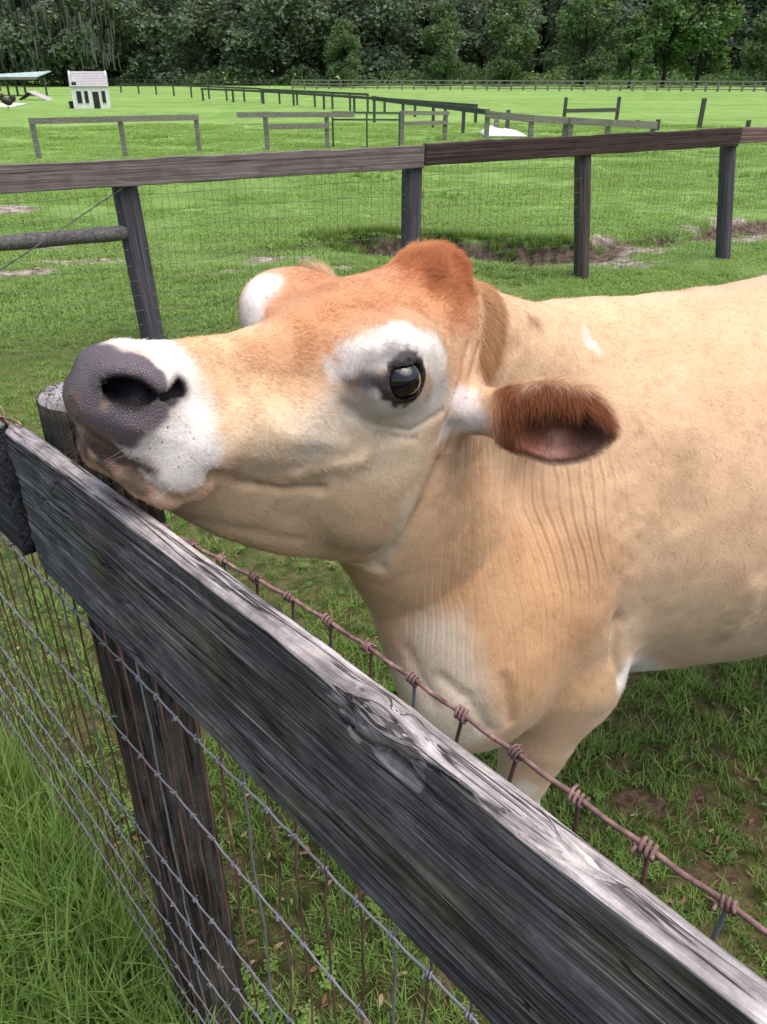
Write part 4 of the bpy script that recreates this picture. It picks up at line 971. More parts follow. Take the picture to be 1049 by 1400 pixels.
paint([(420,430),(520,410),(630,420)],.044,OR,.75,True,.95,2.)
paint([(350,475),(430,480)],.022,OR,.8,True,.6)
paint([(480,385),(600,370)],.06,OR,.5,True,.9)
paint([(565,370),(625,370)],.038,OR2,.6,False,.9)
paint([(610,470),(640,520)],.022,lin(224,178,134),.6,True,.7)
paint([(225,610),(245,640),(262,570),(228,500),(185,470)],.029,WH,.75,True,1.,2.2)
paint([(200,620),(260,610)],.034,lin(222,218,216),.4,True,1.)
paint([(150,464),(200,466)],.018,WH,.6,True,.9)
paint([(462,498),(492,478),(540,458),(588,466),(604,500)],  .0175,WH,.6,True,1.,1.6)
paint([(520,488),(580,480)],.016,WH,.4,True,1.,1.6)
paint([(500,560),(560,575),(600,550)],.024,lin(214,206,190),.6,True,.85)
paint([(600,500),(604,540)],.012,WH,.7,True,.6)
paint([(352,405),(345,425)],.032,WH,.4,True,.9) if False else None
paint([(510,530),(545,560),(590,556),(604,530)],.016,lin(214,208,200),.5,True,.9)
paint([(588,492),(598,515),(594,545)],.012,lin(226,220,214),.5,True,.95)
paint([(500,500),(500,530)],.014,lin(196,190,186),.6,True,.8)
# far side of the muzzle and lips
paint([(130,660),(200,668)],.010,lin(206,184,160),.5,True,.5)
paint([(630,545),(650,570),(605,590)],.020,lin(232,226,226),.5,True,.9)
paint([(735,442),(728,438)],.014,lin(150,104,70),.8,False,.8)
paint([(925,398),(940,396)],.016,lin(156,112,74),.8,False,.7)
paint([(800,455),(812,475)],.012,WH,.9,False,.75,2.)
paint([(575,940),(640,1000),(600,880)],.055,lin(226,214,196),.7,False,.9)
paint([(855,925),(890,915)],.035,lin(236,232,230),.5,False,.95)
paint([(560,690),(520,770)],.02,lin(216,212,190),.8,False,.6)
paint([(815,935),(760,960)],.05,lin(206,160,112),.8,False,.6)
zz=CV[:,2]
leg=(zz<.62);k=leg*(1-sstep(.40,.56,zz+.02*vn(CV*20,3)));col=col*(1-k[:,None])+np.array(lin(228,214,194))*k[:,None]
k=paint([(716,1082)],.03,lin(236,230,220),.6,False,.9)
# nose leather
SKN=lin(106,97,105)
def skinp(pxs,rad,c,soft=.25,amt=1.):
    global skin
    k=paint(pxs,rad,c,soft,True,amt,.8);skin=np.maximum(skin,k)
skinp([(96,545),(120,520),(150,500)],.026,SKN);skinp([(120,560),(140,600),(150,630)],.017,SKN)
skinp([(150,540),(200,560)],.024,SKN);skinp([(160,495),(190,500),(215,520)],.014,SKN);skinp([(190,575),(170,600)],.013,SKN,.4)
skinp([(140,585),(158,580),(170,588)],.016,SKN,.4);skinp([(128,492),(140,480)],.012,SKN,.4)
paint([(98,560),(112,582),(140,600)],.016,lin(124,98,86),.8,True,.6)
skinp([(232,545),(240,530)],.009,lin(70,64,70),.5)
paint([(100,578),(118,592),(140,606)],.009,lin(120,86,68),.8,True,.6)
paint([(98,585),(120,602),(150,625),(190,655)],.0065,lin(70,48,40),.5,True,.9)
paint([(150,645),(180,660),(205,668)],.008,lin(158,120,98),.6,True,.8);paint([(104,604),(120,622)],.008,lin(100,86,70),.5,True,.9)
# nostril insides painted near-black as the shade of a deep hole, below the rim
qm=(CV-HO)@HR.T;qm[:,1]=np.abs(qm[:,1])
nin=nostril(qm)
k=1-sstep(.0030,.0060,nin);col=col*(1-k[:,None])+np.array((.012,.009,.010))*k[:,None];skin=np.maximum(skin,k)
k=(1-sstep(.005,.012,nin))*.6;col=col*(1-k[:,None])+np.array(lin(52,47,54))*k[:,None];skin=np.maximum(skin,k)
# eyelids and the dark smudge at the inner corner
e=(qm-EYC)@EYR.T;rr_=np.sqrt(e[:,0]**2+e[:,1]**2);near=np.abs(e[:,2])<.06
w_=e+np.stack([vn(CV*150,3),vn(CV*150,4),0*zz],-1)*.004
rl=np.sqrt(w_[:,0]**2+(w_[:,1]*1.02)**2)
k=near*(1-sstep(.0318,.0362,rl));col=col*(1-k[:,None])+np.array(lin(30,26,28))*k[:,None];skin=np.maximum(skin,k*.9)
dd=np.sqrt(((w_[:,0]+.040)/.024)**2+((w_[:,1]-.000)/.014)**2);k=near*(1-sstep(.5,1.3,dd))*.85;col=col*(1-k[:,None])+np.array(lin(70,66,70))*k[:,None]
dd=np.sqrt(((w_[:,0]+.012)/.034)**2+((w_[:,1]-.031)/.011)**2);k=near*(1-sstep(.4,1.5,dd))*.7;col=col*(1-k[:,None])+np.array(lin(96,94,100))*k[:,None]
dd=np.sqrt(((w_[:,0]+.050)/.030)**2+((w_[:,1]+.022)/.020)**2);k=near*(1-sstep(.3,1.4,dd))*.38;col=col*(1-k[:,None])+np.array(lin(120,112,106))*k[:,None]
# far brow and ears
for sd_ in (1,-1):
    Pm=earspace(CV,sd_)
    qe=(Pm-E1)@ER.T;xe=qe[:,0]/.080;ye=qe[:,1]/.053;de=ear(Pm.astype(np.float32),1)
    ine=(de<.006)*sstep(-1.02,-.80,xe+.06*vn(CV*60,8))
    cav=ell(qe,(.012,-.010,.024),(.060,.036,.032));inn=ine*(cav<.004)
    c=np.tile(np.array(lin(156,98,62)),(len(CV),1));col=np.where((ine>0)[:,None],col*(1-ine[:,None])+c*ine[:,None],col)
    k=inn*sstep(.25,-.55,ye);ci=np.array(lin(186,122,102));col=col*(1-k[:,None])+ci*k[:,None]
    k=.6*inn*sstep(.0,-.5,ye)*np.exp(-((xe-.10)/.22)**2);col=col*(1-k[:,None])+np.array(lin(206,168,150))*k[:,None]
    k=inn*sstep(.1,.5,xe)*.85;col=col*(1-k[:,None])+np.array(lin(104,78,68))*k[:,None]
    rim=np.sqrt(xe**2+ye**2);k=(de<.006)*sstep(.93,1.0,rim)*sstep(-.7,-.4,xe);col=col*(1-k[:,None])+np.array(lin(230,204,170))*k[:,None]
fb=S3([(342,428),(345,404),(362,388)]);d=dist_poly(PW,fb);k=1-sstep(.008,.030,d)
col=col*(1-k[:,None])+np.array(WH)*k[:,None]
lum=col@[.3,.6,.1];col=col*.91+lum[:,None]*.09;col*=[.965,.965,.975]
# skin folds of the neck: a coordinate across them and where they run
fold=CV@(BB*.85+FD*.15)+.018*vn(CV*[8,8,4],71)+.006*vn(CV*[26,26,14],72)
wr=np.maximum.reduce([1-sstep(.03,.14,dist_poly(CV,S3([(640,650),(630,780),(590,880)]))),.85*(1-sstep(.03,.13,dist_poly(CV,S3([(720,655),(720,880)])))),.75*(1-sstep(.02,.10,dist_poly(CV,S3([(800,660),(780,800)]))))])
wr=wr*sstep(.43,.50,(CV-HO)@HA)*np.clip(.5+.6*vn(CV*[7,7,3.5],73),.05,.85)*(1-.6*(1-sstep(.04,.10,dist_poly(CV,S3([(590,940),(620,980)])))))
frk=(1-sstep(.01,.035,dist_poly(CV,S3([(215,580),(240,610),(215,640),(180,620)]),True)))
n=N('jersey_coat');c=n.attr('coat').outputs['Color'];sk=n.attr('skin').outputs['Fac'];wf=n.attr('wr').outputs['Fac'];fc=n.attr('fold').outputs['Fac']
mot=n.math('ADD',n.math('MULTIPLY',n.noise(n.pos(),16,5,.65),.5),n.math('MULTIPLY',n.noise(n.pos(),5.5,4,.6),.5));c=n.mix(1.,c,n.ramp(mot,[(.36,(.88,.85,.82)),(.64,(1.07,1.06,1.05))]),'MULTIPLY')
hv=n.noise(n.pos(),190,3,.7);c=n.mix(n.math('SUBTRACT',1.,sk,clamp=True),c,n.mix(1.,c,n.ramp(hv,[(.3,(.92,.91,.90)),(.7,(1.06,1.06,1.06))]),'MULTIPLY'))
peb=n.n('ShaderNodeTexVoronoi',feature='DISTANCE_TO_EDGE');peb.inputs['Scale'].default_value=330;n.l(n.pos(),peb.inputs['Vector'])
pe=n.ramp(peb.outputs['Distance'],[(.0,0.),(.22,1.)])
c=n.mix(n.math('MULTIPLY',sk,.55),c,n.mix(1.,c,n.ramp(peb.outputs['Distance'],[(0.,(.78,.74,.76)),(.25,(1.12,1.10,1.12))]),'MULTIPLY'))
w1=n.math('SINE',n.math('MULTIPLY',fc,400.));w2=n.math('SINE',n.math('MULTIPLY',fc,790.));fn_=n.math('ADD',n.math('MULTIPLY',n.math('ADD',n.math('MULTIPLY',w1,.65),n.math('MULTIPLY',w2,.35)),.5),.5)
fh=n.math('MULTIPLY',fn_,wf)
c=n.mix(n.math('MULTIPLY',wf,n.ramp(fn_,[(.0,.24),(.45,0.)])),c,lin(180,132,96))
fk=n.attr('frk').outputs['Fac'];vo=n.n('ShaderNodeTexVoronoi');vo.inputs['Scale'].default_value=95;n.l(n.pos(),vo.inputs['Vector'])
c=n.mix(n.math('MULTIPLY',n.math('MULTIPLY',fk,.85),n.ramp(vo.outputs['Distance'],[(.10,1.),(.17,0.)])),c,lin(60,50,50))
b1=n.bump(fh,.0038,.8);b2=n.bump(n.math('MULTIPLY',hv,n.math('SUBTRACT',1.,sk,clamp=True)),.0015,.7,b1);b3=n.bump(n.math('MULTIPLY',pe,sk),.0007,.8,b2)
rg=n.math('SUBTRACT',.82,n.math('MULTIPLY',sk,.46))
COAT=n.done(c,rg,b3,.3,Sheen_Roughness=.5);n.l(n.math('MULTIPLY',n.math('SUBTRACT',1.,sk,clamp=True),.22),n.b.inputs['Sheen Weight'])
cow=empty('cow',(BO[0],BO[1],0),label='tan dairy cow with a white-ringed dark eye resting its chin on the grey board fence',cat='cow')
CO=np.array([BO[0],BO[1],0]);bpy.context.view_layer.update()
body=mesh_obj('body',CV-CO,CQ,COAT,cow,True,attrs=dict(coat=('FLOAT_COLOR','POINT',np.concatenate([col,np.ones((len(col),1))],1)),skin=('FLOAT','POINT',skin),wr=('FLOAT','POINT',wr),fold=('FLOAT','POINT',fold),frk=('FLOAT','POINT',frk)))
# eyes
n=N('eye');cc=n.coord('Object');g=n.n('ShaderNodeSeparateXYZ');n.l(cc,g.inputs[0])
rr2=n.math('SQRT',n.math('ADD',n.math('POWER',n.math('MULTIPLY',g.outputs[0],.62),2.),n.math('POWER',g.outputs[1],2.)))
ec=n.ramp(n.math('MULTIPLY',rr2,40.),[(.0,(.001,.001,.003)),(.36,(.002,.002,.005)),(.55,(.008,.005,.005)),(.80,(.007,.005,.005)),(.95,(.02,.012,.012))])
EYEM=n.done(ec,.08,None,.35,Coat_Weight=1.,Coat_Roughness=.03)
for sg in(-1,1):
    bm=bmesh.new();bmesh.ops.create_uvsphere(bm,u_segments=64,v_segments=40,radius=.0266)
    for v in bm.verts:
        if v.co.z>.017: v.co.z+=(v.co.z-.017)*.28
    me=bpy.data.meshes.new('eye');bm.to_mesh(me);bm.free();me.polygons.foreach_set('use_smooth',[True]*len(me.polygons));me.materials.append(EYEM)
    o=bpy.data.objects.new('eye',me);link(o,cow);c_=hp(EYC[0],sg*EYC[1],EYC[2])
    nn=(EYR[2]*[1,sg,1])@HR;xx=(EYR[0]*[1,sg,1])@HR;yy=np.cross(nn,xx);o.location=c_-CO
    o.rotation_euler=euler(np.stack([xx,yy,nn],1))
# hooves, tail
n=N('hoof');HM=n.done(lin(60,54,50),.5,None,.4)
for b_,s_ in((-.06,.18),(-.06,-.18),(1.35,.18),(1.35,-.18)):
    for e_ in(-.022,.022):
        m_=MB().tube([(0,0,.0),(0,0,.04),(.008,0,.075)],[.034,.030,.022],12);o=m_.build('hoof',HM,cow,True);o.location=bp(b_-.01,s_+e_,0)-CO
tp_=[bp(1.62,0,1.38),bp(1.70,0,1.3),bp(1.72,0,1.0),bp(1.70,.02,.7),bp(1.69,.02,.5)]
n=N('tail_hair');TM=n.done(lin(170,130,90),.8,None,.2);MB().tube([p-CO for p in tp_],[.035,.028,.018,.014,.012],10).build('tail',TM,cow,True)
MB().tube([p-CO for p in [bp(1.69,.02,.52),bp(1.69,.02,.42),bp(1.69,.02,.28)]],[.014,.035,.008],10).build('tail_switch',TM,cow,True)
# ================================================================ hair
F_=CQ;p0,p1,p2,p3=[CV[F_[:,i]] for i in range(4)]
area=np.linalg.norm(np.cross(p2-p0,p3-p1),axis=1)/2;fcn=(p0+p1+p2+p3)/4;fc_n=CNm[F_].mean(1);fc_n/=np.linalg.norm(fc_n,axis=1,keepdims=True)
fcol=col[F_].mean(1);fskin=skin[F_].mean(1);ql=(fcn-HO)@HR.T
view=np.array([0,0,CAMH])-fcn;dv=np.linalg.norm(view,axis=1);vis=((fc_n*view).sum(1)/dv)
def earx(P):
    best=None
    for sg in(1,-1):
        Pm=earspace(P,sg);q_=(Pm-E1)@ER.T;d_=ear(Pm.astype(np.float32),1);k=(d_<.006)&(q_[:,0]/.080>-.98)
        best=(k,q_,sg) if best is None else best
        if sg<0: return best,(k,q_,sg)
(en,eq,_),(ef,eqf,_)=earx(fcn)
headness=1-sstep(.46,.60,ql[:,0])
inm=(fcn@[0,0,1])>.0
base_w=area*(1-np.clip(fskin*1.6,0,1))*(.15+.85*sstep(-.35,.0,vis))
def make_hair(name,nh,w_,dirf,length,rad,lift,bendv,colk,seed,npt=4,label=None,tv=.22,dn=.16):
    r=np.random.default_rng(seed);p=w_/w_.sum();k=r.choice(len(w_),nh,p=p)
    uv=r.random((nh,2));A_,B_,C_,D_=p0[k],p1[k],p2[k],p3[k];u,v=uv[:,:1],uv[:,1:]
    root=(A_*(1-u)*(1-v)+B_*u*(1-v)+C_*u*v+D_*(1-u)*v);nn=fc_n[k]
    d=dirf(k,root,nn);d=d-nn*(d*nn).sum(1,keepdims=True);d/=np.linalg.norm(d,axis=1,keepdims=True)+1e-9
    d=d+dn*r.normal(size=d.shape)+.25*np.stack([vn(root*42,1),vn(root*42,2),vn(root*42,3)],-1);d/=np.linalg.norm(d,axis=1,keepdims=True)
    Ln=(length(k) if callable(length) else length)*r.uniform(.6,1.25,nh);lf=lift(k) if callable(lift) else lift
    pts=[]
    for q_ in range(npt):
        t=q_/(npt-1);dirq=d+nn*np.reshape(lf,(-1,1))*(1-t*bendv);dirq/=np.linalg.norm(dirq,axis=1,keepdims=True)
        pts.append(root-nn*.0006 if q_==0 else pts[-1]+dirq*(Ln/(npt-1))[:,None])
    pos=np.stack(pts,1)
    c=fcol[k]*colk*r.uniform(1-tv,1+tv,(nh,1))
    hc=bpy.data.hair_curves.new(name);hc.add_curves([npt]*nh)
    hc.attributes['position'].data.foreach_set('vector',(pos-CO).astype(np.float32).ravel())
    ra=hc.attributes.get('radius') or hc.attributes.new('radius','FLOAT','POINT');ra.data.foreach_set('value',np.tile(np.linspace(1,.25,npt)*rad,nh).astype(np.float32))
    ca=hc.attributes.new('hcol','FLOAT_COLOR','CURVE');ca.data.foreach_set('color',np.concatenate([np.clip(c,0,1),np.ones((nh,1))],1).astype(np.float32).ravel())
    hc.materials.append(HAIRM);o=bpy.data.objects.new(name,hc);link(o,cow);tag(o,kind='stuff');return o
n=N('hair');HAIRM=n.done(n.attr('hcol').outputs['Color'],.6,None,.25)
def coat_dir(k,root,nn):
    P=fcn[k];q_=ql[k];h=headness[k][:,None]
    dh=HA*1.0+np.outer(-.9*np.clip(np.abs(q_[:,1])/.09,0,1),HU)*.6
    db=BB*.7-BU*.9
    e=(np.stack([q_[:,0],np.abs(q_[:,1]),q_[:,2]],-1)-EYC)@EYR.T;ev=np.stack([e[:,0],e[:,1]*np.ones(len(e)),0*e[:,0]],-1)@EYR;ev[:,1]*=np.sign(q_[:,1]);ev=ev@HR
    ke=np.exp(-((e**2).sum(1))/.0022)[:,None]
    return dh*h+db*(1-h)+ev/.03*ke*.8
headw=base_w*(.42+headness*1.3)*np.where(en|ef,0.,1.)/(dv**1.2)
make_hair('coat_hair',330000,headw,coat_dir,lambda k:.0065+.004*(1-headness[k]),.00016,.20,.5,1.03,1,tv=.10)
tuft=np.exp(-(((ql-np.array([.465,0,.125]))/[.044,.055,.055])**2).sum(1));tw=area*np.where(en|ef,0.,1.)*tuft**1.3*(ql[:,2]>.03)
make_hair('forelock',30000,tw,lambda k,root,nn:HA*.75+HU*.35+.9*np.stack([vn(root*50,7),vn(root*50,8),vn(root*50,9)],-1),lambda k:.008+.026*tuft[k],.00020,.8,.8,np.array([1.12,.98,.84]),2,6,tv=.32)
mane=np.exp(-(dist_poly(fcn,S3([(662,400),(672,440),(668,480)]))/.022)**2)
make_hair('poll_fringe',9000,area*mane**1.5*np.where(en|ef,0.,1.),lambda k,root,nn:-HU+HA*.3,lambda k:.02,.00021,.35,.6,np.array([.9,.78,.66]),5,6)
eq2=np.where(ef[:,None],eqf,eq)
def ear_dir(k,root,nn):
    q_=eq2[k];X_=EX[None]*(.25+.9*(q_[:,:1]/.092>.35));out=-EY*1.0*(1-.4*(q_[:,1:2]/.06<-.5))+X_+EZ*.15
    f=ef[k];o_=np.array(out);q2=o_@HR.T;q2[:,1]*=-1;return np.where(f[:,None],q2@HR,o_)
upper=sstep(-.75,.25,eq2[:,1]/.055-.35*eq2[:,0]/.086)
make_hair('ear_hair',46000,area*(en|ef)*(.10+upper),ear_dir,lambda k:.008+.020*upper[k]*(eq2[k,2]>-.005),.00020,.38,1.1,np.array([1.0,.88,.80]),3,6,tv=.35)
rimk=np.sqrt((eq2[:,0]/.080)**2+(eq2[:,1]/.053)**2);
make_hair('ear_fringe',9000,area*(en|ef)*sstep(.93,1.02,rimk),lambda k,root,nn:EX*.3-EY*.2,lambda k:.010,.00016,1.0,.5,np.array([1.15,1.2,1.25]),4,4)
# whiskers
wm=np.exp(-(dist_poly(fcn,S3([(230,600),(200,640),(170,640)]),True)/.02)**2)
make_hair('whiskers',90,area*wm,lambda k,root,nn:-HA-HU*.6,lambda k:.022,.00016,.9,.4,np.array([.9,.9,.9]),6,6)
# lashes
d_=np.abs(np.sqrt(((ql[:,0]-EYC[0]))**2+(np.abs(ql[:,1])-EYC[1])**2+(ql[:,2]-EYC[2])**2)-.031);lw=area*np.exp(-(d_/.0015)**2)*(ql[:,2]>EYC[2]+.012)
make_hair('eyelash',220,lw,lambda k,root,nn:-HU*.2+HU*0,lambda k:.012,.00012,1.3,.6,np.array([.2,.13,.13]),7,5)
# ================================================================ grass, clover and dead leaves
def grass_mat(name,stops,dry):
    n=N(name);o=n.n('ShaderNodeObjectInfo').outputs['Random'];t=n.attr('tone').outputs['Fac'];h=n.attr('tip').outputs['Fac']
    f=n.math('ADD',n.math('ADD',n.math('MULTIPLY',o,.45),n.math('MULTIPLY',t,.4)),n.math('MULTIPLY',n.noise(n.pos(),1.3,4,.6),.3))
    c=n.ramp(f,stops);c=n.mix(n.math('MULTIPLY',h,.45),c,dry)
    n.done(c,.55,None,.3)
    tr=n.n('ShaderNodeBsdfTranslucent');n.l(n.mix(1.,c,(1.3,1.35,.6),'MULTIPLY'),tr.inputs[0])
    mx=n.n('ShaderNodeMixShader');mx.inputs[0].default_value=.35;n.l(n.b.outputs[0],mx.inputs[1]);n.l(tr.outputs[0],mx.inputs[2]);n.l(mx.outputs[0],n.out.inputs[0])
    return n.m
GM=grass_mat('grass_blades',[(.22,lin(72,102,50)),(.45,lin(100,136,64)),(.66,lin(128,160,82)),(.88,lin(150,152,96))],lin(138,166,94))
GF=grass_mat('pasture_grass',[(.2,lin(98,128,66)),(.5,lin(120,154,82)),(.85,lin(146,172,94))],lin(150,178,106))
def clump(seed,nb,hmin,hmax,wd,spread,mat,segs=3,lean=.5):
    r=np.random.default_rng(seed);V=[];F_=[];tone=[];tip=[]
    for k in range(nb):
        a=r.uniform(0,6.283);rad=spread*math.sqrt(r.random());x0,y0=rad*math.cos(a),rad*math.sin(a)
        h=r.uniform(hmin,hmax);dr=r.uniform(0,6.283);ln=r.uniform(.1,1.)*lean;w_=wd*r.uniform(.6,1.3);tn=r.random();px_,py_=-math.sin(dr),math.cos(dr);tw=r.uniform(-.6,.6)
        b=len(V)
        for q in range(segs+1):
            t=q/segs;bend=ln*t*t*h;zz_=h*(t-.28*ln*t*t);ww=w_*(1-t**1.6)*.5+.0001
            cx=x0+math.cos(dr)*bend;cy=y0+math.sin(dr)*bend
            ca,sa=math.cos(tw*t),math.sin(tw*t);ax,ay=px_*ca-py_*sa,px_*sa+py_*ca
            if q<segs: V+=[(cx-ax*ww,cy-ay*ww,zz_),(cx+ax*ww,cy+ay*ww,zz_)];tone+=[tn,tn];tip+=[t,t]
            else: V.append((cx,cy,zz_));tone.append(tn);tip.append(1)
        for q in range(segs-1): F_.append((b+2*q,b+2*q+1,b+2*q+3,b+2*q+2))
        F_.append((b+2*segs-2,b+2*segs-1,b+2*segs))
    me=bpy.data.meshes.new('grass_tuft');me.from_pydata(V,[],F_)
    for an,ar in(('tone',tone),('tip',tip)): q=me.attributes.new(an,'FLOAT','POINT');q.data.foreach_set('value',np.array(ar,np.float32))
    me.materials.append(mat);return bpy.data.objects.new('grass_tuft',me)
def scatter(name,protos,P,rotz,scl,label,cat,tilt=None):
    c=bpy.data.collections.new(name+'_kinds')
    for o in protos: c.objects.link(o)
    me=bpy.data.meshes.new(name);me.from_pydata(P.tolist(),[],[])
    tl=np.zeros((len(P),3),np.float32) if tilt is None else tilt.astype(np.float32);tl[:,2]=rotz
    a=me.attributes.new('rot','FLOAT_VECTOR','POINT');a.data.foreach_set('vector',tl.ravel())
    a=me.attributes.new('scl','FLOAT_VECTOR','POINT');a.data.foreach_set('vector',np.asarray(scl,np.float32).ravel())
    a=me.attributes.new('idx','INT','POINT');a.data.foreach_set('value',rng.integers(0,len(protos),len(P)).astype(np.int32))
    o=bpy.data.objects.new(name,me);link(o);tag(o,label,cat,kind='stuff')
    g=bpy.data.node_groups.new(name,'GeometryNodeTree');g.interface.new_socket('Geometry',in_out='INPUT',socket_type='NodeSocketGeometry');g.interface.new_socket('Geometry',in_out='OUTPUT',socket_type='NodeSocketGeometry')
    i=g.nodes.new('NodeGroupInput');ou=g.nodes.new('NodeGroupOutput');ip=g.nodes.new('GeometryNodeInstanceOnPoints');ci=g.nodes.new('GeometryNodeCollectionInfo')
    ci.inputs['Collection'].default_value=c;ci.inputs['Separate Children'].default_value=True;ci.inputs['Reset Children'].default_value=True
    def na(nm,ty): q=g.nodes.new('GeometryNodeInputNamedAttribute');q.data_type=ty;q.inputs['Name'].default_value=nm;return [s_ for s_ in q.outputs if s_.enabled and s_.name=='Attribute'][0]
    L=g.links.new;L(i.outputs[0],ip.inputs['Points']);L(ci.outputs[0],ip.inputs['Instance']);ip.inputs['Pick Instance'].default_value=True
    L(na('idx','INT'),ip.inputs['Instance Index']);er=g.nodes.new('FunctionNodeEulerToRotation');L(na('rot','FLOAT_VECTOR'),er.inputs[0]);L(er.outputs[0],ip.inputs['Rotation']);L(na('scl','FLOAT_VECTOR'),ip.inputs['Scale'])
    L(ip.outputs[0],ou.inputs[0]);md=o.modifiers.new('scatter','NODES');md.node_group=g
    return o
def wedge(n_,r0,r1,pw,half=.95):
    """points in front of the camera, density falling with distance like r**-pw"""
    u=rng.random(n_);e=2-pw;r_=(r0**e+u*(r1**e-r0**e))**(1/e);a=rng.uniform(-half,half,n_)
    return r_*np.sin(a),r_*np.cos(a),r_
def keep(x,y,lo=.55): 
    d=np.maximum(dirt(x,y),.93*sstep(.35,.7,ditch(x,y)));return rng.random(len(x))>np.clip(d*1.3,0,.985)
# near lawn
gx_,gy_,gr=wedge(34000,.25,9,1.25,1.25)
P=np.stack([gx_,gy_,0*gx_],-1);k=keep(gx_,gy_)&(rng.random(len(gx_))<np.clip(.80+.5*vn(P*2.3,31)+.35*vn(P*7,32),.12,1));gx_,gy_,gr=gx_[k],gy_[k],gr[k]
P=np.stack([gx_,gy_,gz(gx_,gy_)-.004],-1);sc=(.75+.35*vn(P*[1.1,1.1,0],33)+rng.normal(0,.14,len(gx_)))*(1+.07*np.clip(gr-2,0,8))
sc=np.clip(sc,.35,1.8)*(1-.45*np.clip(ditch(gx_,gy_)*0,0,1));s3=np.stack([sc*(1+.10*np.clip(gr-2.5,0,7)),sc*(1+.10*np.clip(gr-2.5,0,7)),sc*(1-.3*sstep(2.5,7,gr))],-1)
scatter('lawn_grass',[clump(k,22,.022,.060,.0042,.034,GM,3,.9) for k in range(4)]+[clump(9,16,.03,.085,.0055,.03,GM,3,1.1)],P,rng.uniform(0,6.28,len(P)),s3,'short mixed grass around the cow and the fence','grass')
# middle pasture
gx_,gy_,gr=wedge(30000,6.5,34,1.35,.62);k=keep(gx_,gy_);gx_,gy_,gr=gx_[k],gy_[k],gr[k]
P=np.stack([gx_,gy_,gz(gx_,gy_)-.005],-1);sc=np.clip(.8+.5*vn(P*[.9,.9,0],35),.3,1.5)*(1+.05*(gr-6));s3=np.stack([sc*1.7,sc*1.7,sc*.62],-1)
scatter('pasture_grass',[clump(20+k,30,.03,.06,.006,.075,GF,2,.9) for k in range(3)],P,rng.uniform(0,6.28,len(P)),s3,'mown bright green pasture grass beyond the middle fence','grass')
# tufts along the ditch and darker weeds in the field
T=[]
for _ in range(700):
    i=rng.integers(0,len(DITCH)-1);t=rng.random();p=DITCH[i]*(1-t)+DITCH[i+1]*t;T.append((p[0]+rng.normal(0,.16),p[1]+abs(rng.normal(0,.12))+.07))
for px,py,n_ in [(96,190,60),(205,189,40),(415,188,40),(612,190,20),(770,182,30),(505,240,30),(560,120,10),(870,210,25),(1010,240,25),(630,270,20)]:
    c_=onz(px,py);T+= [(c_[0]+rng.normal(0,.35),c_[1]+rng.normal(0,.35)) for _ in range(n_)]
T=np.array(T);P=np.stack([T[:,0],T[:,1],gz(T[:,0],T[:,1])],-1)
scatter('weed_tufts',[clump(40+k,26,.06,.16,.008,.05,GM,3,.9) for k in range(3)],P,rng.uniform(0,6.28,len(P)),np.repeat(rng.uniform(.5,1.1,(len(P),1)),3,1),'taller dark weed tufts along the ditch and dotted over the pasture','weeds')
# tall grass at the foot of the near fence on the camera side
x_=[];
for _ in range(1500):
    u=rng.uniform(-1.9,-.15);d=rng.uniform(-.28,.30);p=fp(u,d,0);x_.append((p[0],p[1],u,d))
x_=np.array(x_);k=rng.random(len(x_))<np.clip(.35+.9*sstep(-.5,-1.1,x_[:,2])+.3*vn(np.stack([x_[:,0]*5,x_[:,1]*5,0*x_[:,0]],-1),41),0,1);x_=x_[k]
hh=np.clip(.45+.9*sstep(-.75,-1.35,x_[:,2])+rng.normal(0,.15,len(x_)),.2,1.5)
P=np.stack([x_[:,0],x_[:,1],gz(x_[:,0],x_[:,1])],-1)
scatter('tall_grass',[clump(60+k,12,.12,.30,.0060,.03,GM,5,.8) for k in range(4)],P,rng.uniform(0,6.28,len(P)),np.stack([.6+.4*hh,.6+.4*hh,hh],-1),'tall fresh grass growing through the foot of the wire fence','grass')
# clover-like weeds
def weed(seed):
    r=np.random.default_rng(seed);V=[];F_=[];tone=[];tip=[]
    for k in range(7):
        a=r.uniform(0,6.28);rad=r.uniform(.0,.03);h=r.uniform(.012,.035);cx,cy=rad*math.cos(a),rad*math.sin(a)
        for j in range(3):
            b=a+j*2.1;s_=r.uniform(.006,.010);dx,dy=math.cos(b),math.sin(b);n0=len(V)
            V+=[(cx,cy,h),(cx+dx*s_-dy*s_*.6,cy+dy*s_+dx*s_*.6,h+.002),(cx+dx*s_*1.9,cy+dy*s_*1.9,h-.001),(cx+dx*s_+dy*s_*.6,cy+dy*s_-dx*s_*.6,h+.002)];F_.append((n0,n0+1,n0+2,n0+3));tone+=[.6]*4;tip+=[.2]*4
    me=bpy.data.meshes.new('clover');me.from_pydata(V,[],F_)
    for an,ar in(('tone',tone),('tip',tip)): q=me.attributes.new(an,'FLOAT','POINT');q.data.foreach_set('value',np.array(ar,np.float32))
    me.materials.append(GM);return bpy.data.objects.new('clover',me)
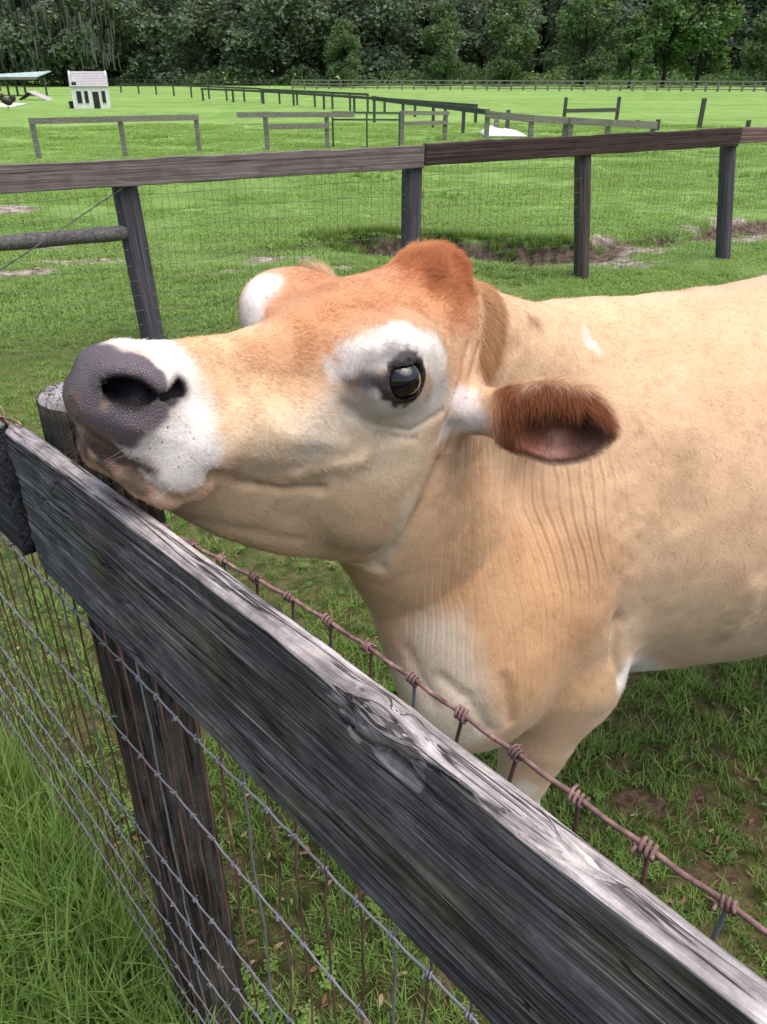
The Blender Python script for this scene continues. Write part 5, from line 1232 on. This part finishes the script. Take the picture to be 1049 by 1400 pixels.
gx_,gy_,gr=wedge(900,.3,5,1.4,1.1);P=np.stack([gx_,gy_,gz(gx_,gy_)],-1);k=vn(P*[2.2,2.2,0],51)>-.05;P=P[k]
scatter('clover',[weed(k) for k in range(3)],P,rng.uniform(0,6.28,len(P)),np.repeat(rng.uniform(.6,1.1,(len(P),1)),3,1),'low clover and round-leaved weeds in the grass','clover')
# dead leaves and straw
n=N('dead_leaves');DL=n.done(n.ramp(n.rnd(),[(.0,lin(84,62,48)),(.45,lin(132,104,80)),(.8,lin(172,150,124)),(1.,lin(104,80,66))]),.7,None,.3)
def leafp(seed):
    r=np.random.default_rng(seed);V=[];L_=.02;w_=.007
    for q in range(6):
        t=q/5;ww=w_*math.sin(math.pi*min(.97,t+.06))**.7;c=.006*math.sin(t*3+seed);V+=[((t-.5)*2*L_,-ww,c+.002),((t-.5)*2*L_,0,c),((t-.5)*2*L_,ww,c+.003)]
    F_=[]
    for q in range(5):
        for j in range(2): a=q*3+j;F_.append((a,a+1,a+4,a+3))
    me=bpy.data.meshes.new('dead_leaf');me.from_pydata(V,[],F_);me.materials.append(DL);return bpy.data.objects.new('dead_leaf',me)
def strawp(seed):
    m_=MB();m_.tube([(0,0,0),(.02,.003,.004),(.045,-.002,.001)],.0008,4);me=bpy.data.meshes.new('straw');me.from_pydata(np.concatenate(m_.V).tolist(),[],m_.F);me.materials.append(DL);return bpy.data.objects.new('straw',me)
gx_,gy_,gr=wedge(5200,.3,5,1.5,1.1);P=np.stack([gx_,gy_,gz(gx_,gy_)+.008],-1);k=(vn(P*[1.5,1.5,0],55)+2.2*dirt(gx_,gy_)+.25*(np.abs(gx_*.727+gy_*.686-.4)<.3))>.02;P=P[k]
scatter('leaf_litter',[leafp(k) for k in range(3)]+[strawp(k) for k in range(2)],P,rng.uniform(0,6.28,len(P)),np.repeat(rng.uniform(.25,.85,(len(P),1)),3,1),'dry brown leaves and straw scattered in the thin grass','leaf litter',tilt=rng.normal(0,.35,(len(P),3)))
